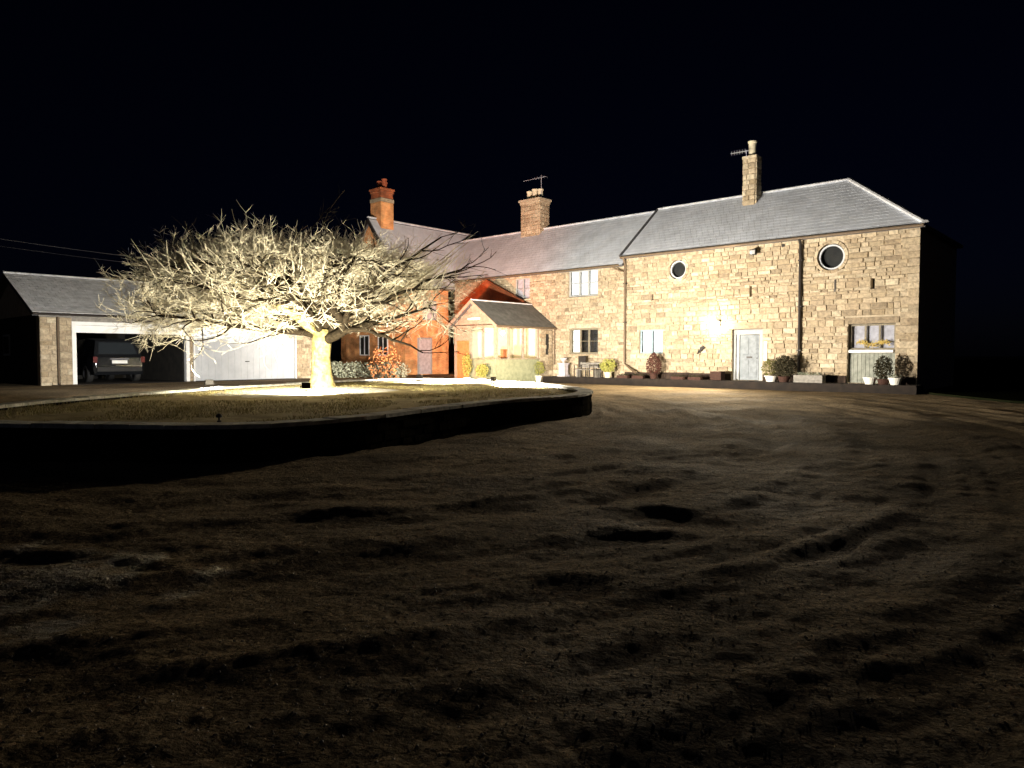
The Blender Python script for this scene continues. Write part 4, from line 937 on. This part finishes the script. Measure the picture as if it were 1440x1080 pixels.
# ---- car inside, tail towards the yard
car = thing('parked_car', 'black estate car parked nose in inside the open garage', 'car', GP(3.1, .75, .352), GA)
M.off = (0, 0, 0)                               # local: x across, y into the garage (forward), z up
car.scale = (1.12, 1.06, 1.1)
def loft(secs, k=None):
    q_ = M(); n_ = len(secs[0])
    for s_ in secs: q_.v += s_
    for i in range(len(secs) - 1):
        for j in range(n_): a = i * n_ + j; b = i * n_ + (j + 1) % n_; q_.f.append((a, b, b + n_, a + n_))
    q_.f.append(tuple(range(n_))[::-1]); q_.f.append(tuple(range((len(secs) - 1) * n_, len(secs) * n_))); return q_
def sec(y, hw, zb, zt, tap=.93): return [(-hw * .94, y, zb), (hw * .94, y, zb), (hw, y, zb + .25), (hw, y, zt - .22), (hw * tap, y, zt), (-hw * tap, y, zt), (-hw, y, zt - .22), (-hw, y, zb + .25)]
loft([sec(0, .82, .42, .98), sec(.08, .9, .3, 1.05), sec(.6, .94, .28, 1.08), (sec(2.4, .95, .26, 1.06)), sec(3.6, .93, .27, 1.0), sec(4.5, .88, .3, .85), sec(4.75, .74, .36, .66)]).build('body', m_carpaint, car, smooth=False, bevel=.04)
def cs(y, hb, ht, zb, zt): return [(-hb, y, zb), (hb, y, zb), (ht, y, zt), (-ht, y, zt)]
cb = loft([cs(.12, .86, .84, 1.0, 1.04), cs(.42, .86, .7, 1.0, 1.62), cs(1.4, .88, .72, 1.0, 1.72), cs(2.5, .88, .7, 1.0, 1.66), cs(3.4, .86, .8, .98, 1.02)]).build('cabin', m_carpaint, car, bevel=.03)
q = M(); q.add([(-.68, .14, 1.1), (.68, .14, 1.1), (.6, .375, 1.55), (-.6, .375, 1.55)], [(0, 1, 2, 3)]); q.build('rear_window', mat('dark car glass', (.02, .025, .03), rough=.05, spec=1), car)
for sg in (-1, 1):
    q = M(); q.box(sg * .84 - .07, sg * .84 + .07, -.02, .06, .78, 1.0); q.build('tail_light', mat('red lamp lens', (.08, .006, .006), rough=.3), car)
    for y in (.85, 3.75):
        wh = M(); c = 24
        prof = [(.2, -.11), (.31, -.11), (.34, -.08), (.34, .08), (.31, .11), (.2, .11)]
        for r, x in prof:
            for j in range(c): a = 2 * math.pi * j / c; wh.v.append((sg * .84 + x, y + r * math.cos(a), .34 + r * math.sin(a)))
        for i in range(len(prof)):
            for j in range(c): i2 = (i + 1) % len(prof); wh.f.append((i * c + j, i * c + (j + 1) % c, i2 * c + (j + 1) % c, i2 * c + j))
        wo = wh.build('wheel', m_black, car)
        rm = M(); rm.v += [(sg * .93, y + .2 * math.cos(2 * math.pi * j / 16), .34 + .2 * math.sin(2 * math.pi * j / 16)) for j in range(16)]; rm.f.append(tuple(range(16))); rm.build('rim', m_cable, wo)
bx('number_plate', m_white, car, -.27, .27, -.035, -.012, .74, .86); bx('bumper', m_black, car, -.8, .8, -.06, .04, .42, .62, bevel=.03)
bx('chrome_strip', m_cable, car, -.34, .34, -.03, -.01, .9, .925)

# ================================================================== THE TREE
tx, ty = -5.62, 21.0; tz = float(bed_z(tx, ty)) - .03
tree = thing('spreading_tree', 'leafless frosted tree with wide flat crown growing in the raised bed', 'tree', (tx, ty, tz))
RT = random.Random(21)
def V3(*a): return Vector(a)
q = M(); q.tube([(0, 0, -.2), (.0, 0, 0.05), (.0, 0, .35), (-.02, 0, .9), (.0, .02, 1.35), (.03, .02, 1.75)], [.5, .42, .31, .27, .28, .3], 14)
q.build('trunk', m_bark_lit, tree, smooth=True)
limbs, secs_, tw = [], [], M()
def wob(p0, dirv, length, nseg, r0, r1, up=.0, wobble=.18, droop=0, rnd=RT):
    pts = [p0]; rad = [r0]; d = dirv.normalized(); st = length / nseg
    for i in range(nseg):
        d = (d + V3(rnd.gauss(0, wobble), rnd.gauss(0, wobble), rnd.gauss(0, wobble * .7) + up - droop * i / nseg)).normalized()
        pts.append(pts[-1] + d * st); rad.append(r0 + (r1 - r0) * (i + 1) / nseg)
    return pts, rad
def side(d, ang, rnd):
    o = d.orthogonal().normalized(); a = rnd.uniform(0, 6.28); o = o * math.cos(a) + d.cross(o) * math.sin(a); o.z *= .55
    return (d * math.cos(ang) + o.normalized() * math.sin(ang)).normalized()
def ztop(p): r = math.hypot(p.x + .7, p.y); return 3.9 - .03 * r * r
def zbot(p): r = math.hypot(p.x + .5, p.y); return 1.9 if r < 2.5 else max(1.0, 1.9 - .5 * (r - 3.2)) if p.x < -2.8 else 1.75
fork = V3(.02, .02, 1.6)
mains = [(196, 4.5, .10, .10), (172, 4.6, .06, .10), (216, 4.3, .12, .10), (150, 4.4, .12, .10), (185, 4.6, .16, .10), (182, 4.8, .22, .17), (205, 4.4, .34, .13), (160, 4.4, .5, .13), (140, 4.1, .75, .11), (228, 4.2, .55, .12), (100, 4.0, .85, .11), (60, 3.9, .75, .11), (20, 4.3, .62, .15), (350, 4.1, .42, .14), (318, 3.9, .6, .12), (285, 3.7, .7, .11), (255, 3.8, .65, .11), (0, 3.6, 1.3, .12), (190, 3.6, 1.1, .12), (90, 3.2, 1.6, .10), (35, 4.6, .9, .1), (170, 3.6, 1.5, .1), (335, 3.4, .1, .1)]
def inb(p): return p.z < ztop(p) and p.z > zbot(p)
for (az, ln, el, r) in mains:
    d = V3(math.cos(R(az)), math.sin(R(az)), el).normalized()
    pts, rad = wob(fork + V3(0, 0, RT.uniform(-.15, .25)), V3(d.x, d.y, d.z + .25), ln, 9, r, .03, up=.0, wobble=.13, droop=.075 if el < .17 and az < 230 else 0)
    for p in pts[4:]:
        if p.z > ztop(p) - .2: p.z = ztop(p) - .2 - RT.random() * .1
    qq = M(); qq.tube(pts, rad, 8); qq.build('limb', m_bark_lit if az in (182, 205, 160, 190, 170, 140) else m_bark_shade, tree, smooth=True); limbs.append((pts, rad))
hand = [[(.1, 0, 1.45), (.75, -.4, 1.7), (.55, -.8, 2.3), (-.1, -1, 2.75), (-.6, -1.2, 3.0), (-1.6, -1.4, 3.2), (-2.8, -1.6, 3.5)],
        [(.55, -.8, 2.3), (-.2, -1., 2.45), (-1.2, -1.3, 2.5), (-2.4, -1.6, 2.75), (-3.6, -1.8, 3.0)],
        [(.75, -.4, 1.7), (1.0, -.8, 2.3), (1.8, -1.2, 2.8), (2.5, -1.4, 3.4), (3.7, -1.5, 4.2)],
        [(.7, -.4, 1.65), (1.5, -.9, 1.7), (2.3, -1.3, 1.45), (3.2, -1.6, 1.05)],
        [(1.0, -.8, 2.3), (2.0, -1.0, 2.5), (3.2, -1.2, 3.0), (4.4, -1.2, 3.5)],
        [(-.6, -1.2, 3.0), (-.5, -1.3, 3.4), (-.1, -1.4, 3.85), (.3, -1.5, 4.2)]]
front = []
for hp, r0_ in zip(hand, (.17, .10, .12, .10, .08, .06)):
    pts = []
    for i in range(len(hp) - 1):
        p = [Vector(hp[max(0, min(len(hp) - 1, i + j - 1))]) for j in range(4)]
        for k in range(4):
            t = k / 4; pts.append(.5 * ((2 * p[1]) + (p[2] - p[0]) * t + (2 * p[0] - 5 * p[1] + 4 * p[2] - p[3]) * t * t + (3 * p[1] - p[0] - 3 * p[2] + p[3]) * t ** 3) + V3(RT.gauss(0, .025), RT.gauss(0, .025), RT.gauss(0, .025)))
    pts.append(Vector(hp[-1])); rad = [r0_ + (.018 - r0_) * (i / (len(pts) - 1)) ** .8 for i in range(len(pts))]
    qq = M(); qq.tube(pts, rad, 8); qq.build('limb', m_bark_shade, tree, smooth=True); front.append((pts, rad))
fb = M()
for pts, rad in front:
    for i in range(3, len(pts)):
        if RT.random() < .12: continue
        d = (pts[i] - pts[i - 1]).normalized(); nd = side(d, R(RT.uniform(25, 55)), RT); nd.z = abs(nd.z) * .7
        p, rd_ = wob(pts[i], nd, RT.uniform(.8, 1.7), 6, min(.034, rad[i] * .65), .009, wobble=.18, up=.05); fb.tube(p, rd_, 5, False)
        for k in range(5):
            j = RT.randrange(1, 6); a_, b_ = wob(p[j], side((p[j + 1] - p[j]).normalized(), R(40), RT), RT.uniform(.25, .6), 3, .008, .004, wobble=.15); fb.tube(a_, b_, 3, False)
fb.build('front_branches', m_bark_shade, tree, kind='stuff')
sec_m = M(); ter = []
for pts, rad in limbs:
    for i in range(2, len(pts)):
        for k in range(3 if i > 3 else 2):
            d = (pts[i] - pts[i - 1]).normalized(); nd = side(d, R(RT.uniform(30, 65)), RT); nd.z = nd.z * .7 + (.05 if i < 6 else -.12)
            if pts[i].x > 1.2 and RT.random() < .35: continue
            p, rd_ = wob(pts[i], nd, RT.uniform(1.1, 2.2) * (1.15 - .05 * i), 6, min(.030, rad[i] * .6), .008, wobble=.24, up=.03)
            for v_ in p:
                if v_.z > ztop(v_): v_.z = ztop(v_) - RT.random() * .15
            sec_m.tube(p, rd_, 5, False); ter.append((p, rd_))
sec_m.build('branches', m_bark_shade, tree, kind='stuff')
t_m = M(); tips = []
for pts, rad in ter:
    for i in range(1, len(pts)):
        if pts[i].y < -.9 and RT.random() < .5: continue
        for k in range(2):
            d = (pts[i] - pts[i - 1]).normalized(); nd = side(d, R(RT.uniform(25, 70)), RT)
            p, rd_ = wob(pts[i], nd, RT.uniform(.5, 1.15), 5, .0068, .004, wobble=.3, up=.04)
            t_m.tube(p, rd_, 4, False); tips.append(p)
t_m.build('small_branches', m_twig, tree, kind='stuff')
ntw = 0
for p in tips:
    for i in range(1, len(p)):
        if p[i].y < -.9 and RT.random() < .72: continue
        for k in range((5 if p[i].x < -2.2 else 4) if p[i].x < .8 else 2):
            d = (p[i] - p[i - 1]).normalized(); nd = side(d, R(RT.uniform(25, 75)), RT); nd = (nd + V3(0, 0, .08)).normalized(); L_ = RT.uniform(.14, .42)
            a = p[i]; b = a + nd * L_ * .5; c = b + (nd + V3(RT.gauss(0, .25), RT.gauss(0, .25), RT.gauss(0, .2))).normalized() * L_ * .5
            if c.z < zbot(c) - .3: continue
            tw.tube([a, b, c], [.0048, .0042, .0025], 3, False); ntw += 1
# long straight water shoots standing out of the crown
sh = M()
for i in range(95):
    az = RT.uniform(0, 6.28); r = RT.uniform(.5, 4.6); b = V3(math.cos(az) * r - .6, math.sin(az) * r * .9, 0); b.z = ztop(b) - .5
    d = V3(math.cos(az) * .55, math.sin(az) * .55, .5).normalized() + V3(RT.gauss(0, .2), RT.gauss(0, .2), 0)
    p, rd_ = wob(b, d, RT.uniform(.7, 1.4), 4, .011, .005, wobble=.09); sh.tube(p, rd_, 4, False)
for i in range(16):
    b = V3(RT.uniform(.8, 3.0), RT.uniform(-1.5, 1.5), RT.uniform(2.4, 3.6)); d = V3(.8, RT.gauss(0, .15), .55); p, rd_ = wob(b, d, RT.uniform(1.4, 2.4), 5, .022, .006, wobble=.06); sh.tube(p, rd_, 5, False)
sh.build('shoots', m_twig, tree, kind='stuff')
tw.build('twigs', m_twig, tree, kind='stuff')
print('twigs', ntw, len(tips), len(ter))

# ================================================================== FLOODLIGHTS in the bed
def flood(loc, aim, label, energy, color, spot=150, size=.1, blend=.5, soft=.12):
    rz = math.atan2(aim[1] - loc[1], aim[0] - loc[0]); t = thing('floodlight', label, 'floodlight', loc, rz, 'floodlights in the raised bed')
    q = M(); q.box(-.07, .03, -.11, .11, .05, .20); q.build('housing', m_iron, t, bevel=.01)
    q = M(); q.tube([(-.02, -.13, .12), (-.02, -.13, 0), (-.02, .13, 0), (-.02, .13, .12)], .012, 5); q.build('bracket', m_iron, t)
    bx('lens', m_lens, t, .031, .036, -.09, .09, .07, .18)
    q = M(); q.tube([(-.02, 0, -.3), (-.02, 0, .0)], .012, 5); q.build('spike', m_iron, t)
    L = (loc[0] + .08 * math.cos(rz), loc[1] + .08 * math.sin(rz), loc[2] + .13)
    return light('flood_light', 'SPOT', L, energy, color, aim=aim, spot=spot, blend=blend, size=soft)
def bz(x, y): return float(bed_z(x, y)) + .14
flood((-5.2, 17.95, bz(-5.2, 17.95)), (-6.2, 22, 3.2), 'small black floodlight on the frosted grass in front of the tree trunk', P_TREE, (1, .9, .68), 168)
flood((-8.7, 20.4, bz(-8.7, 20.4)), (-16.5, 32, 4.2), 'small black floodlight at the left edge of the bed facing the garages', P_GARAGE, (.97, .97, 1), 92)
flood((-.6, 23.6, bz(-.6, 23.6)), (12, 31, 4.8), 'small black floodlight near the right end of the bed facing the barn', P_BARN, (1, .91, .78), 165)
flood((-3.4, 26.2, bz(-3.4, 26.2)), (3, 41.5, 5), 'small black floodlight at the back of the bed facing the cottage', P_COTT, (1, .90, .77), 165)
flood((-5.1, 27.0, bz(-5.1, 27.0)), HP(24.5, 0, 5.6), 'small black floodlight at the back of the bed throwing orange light on the brick wing', 14500, (1, .22, .06), 50, blend=1.0)
# solar light / tap on the near coping
sl = thing('garden_light', 'tiny unlit black garden light standing on the near coping of the bed', 'lamp', (-4.15, 10.05, RIM + .01))
q = M(); q.lathe([(.03, 0), (.03, .02), (.012, .025), (.012, .06), (.045, .065), (.04, .1), (.01, .12)], k=12); q.build('lantern', m_iron, sl)
# overhead wires
for z0_, lab, nm in ((8.3, 'upper thin overhead wire crossing the dark sky left of the tree', 0), (7.85, 'lower thin overhead wire crossing the dark sky left of the tree', 1)):
    A = Vector((-38, 38 + nm * .3, z0_ + 1.2)); B = Vector(HP(32.0, 3.9, 6.6 - nm * .3)); pts = []
    for i in range(25): t = i / 24; p = A.lerp(B, t); p.z -= 1.0 * 4 * t * (1 - t) * .5; pts.append(p)
    q = M(); q.tube(pts, .012, 5); tag(q.build('overhead_wire', m_cable), lab, 'wire', 'overhead wires')
pole = thing('utility_pole', 'dark timber pole carrying the overhead wires beyond the garage roof', 'pole', (-38, 38.15, 0))
q = M(); q.tube([(0, 0, -.3), (0, 0, 9.9)], [.15, .11], 10); q.build('post', m_iron, pole); bx('crossarm', m_iron, pole, -.08, .08, -.6, .6, 9.2, 9.3)
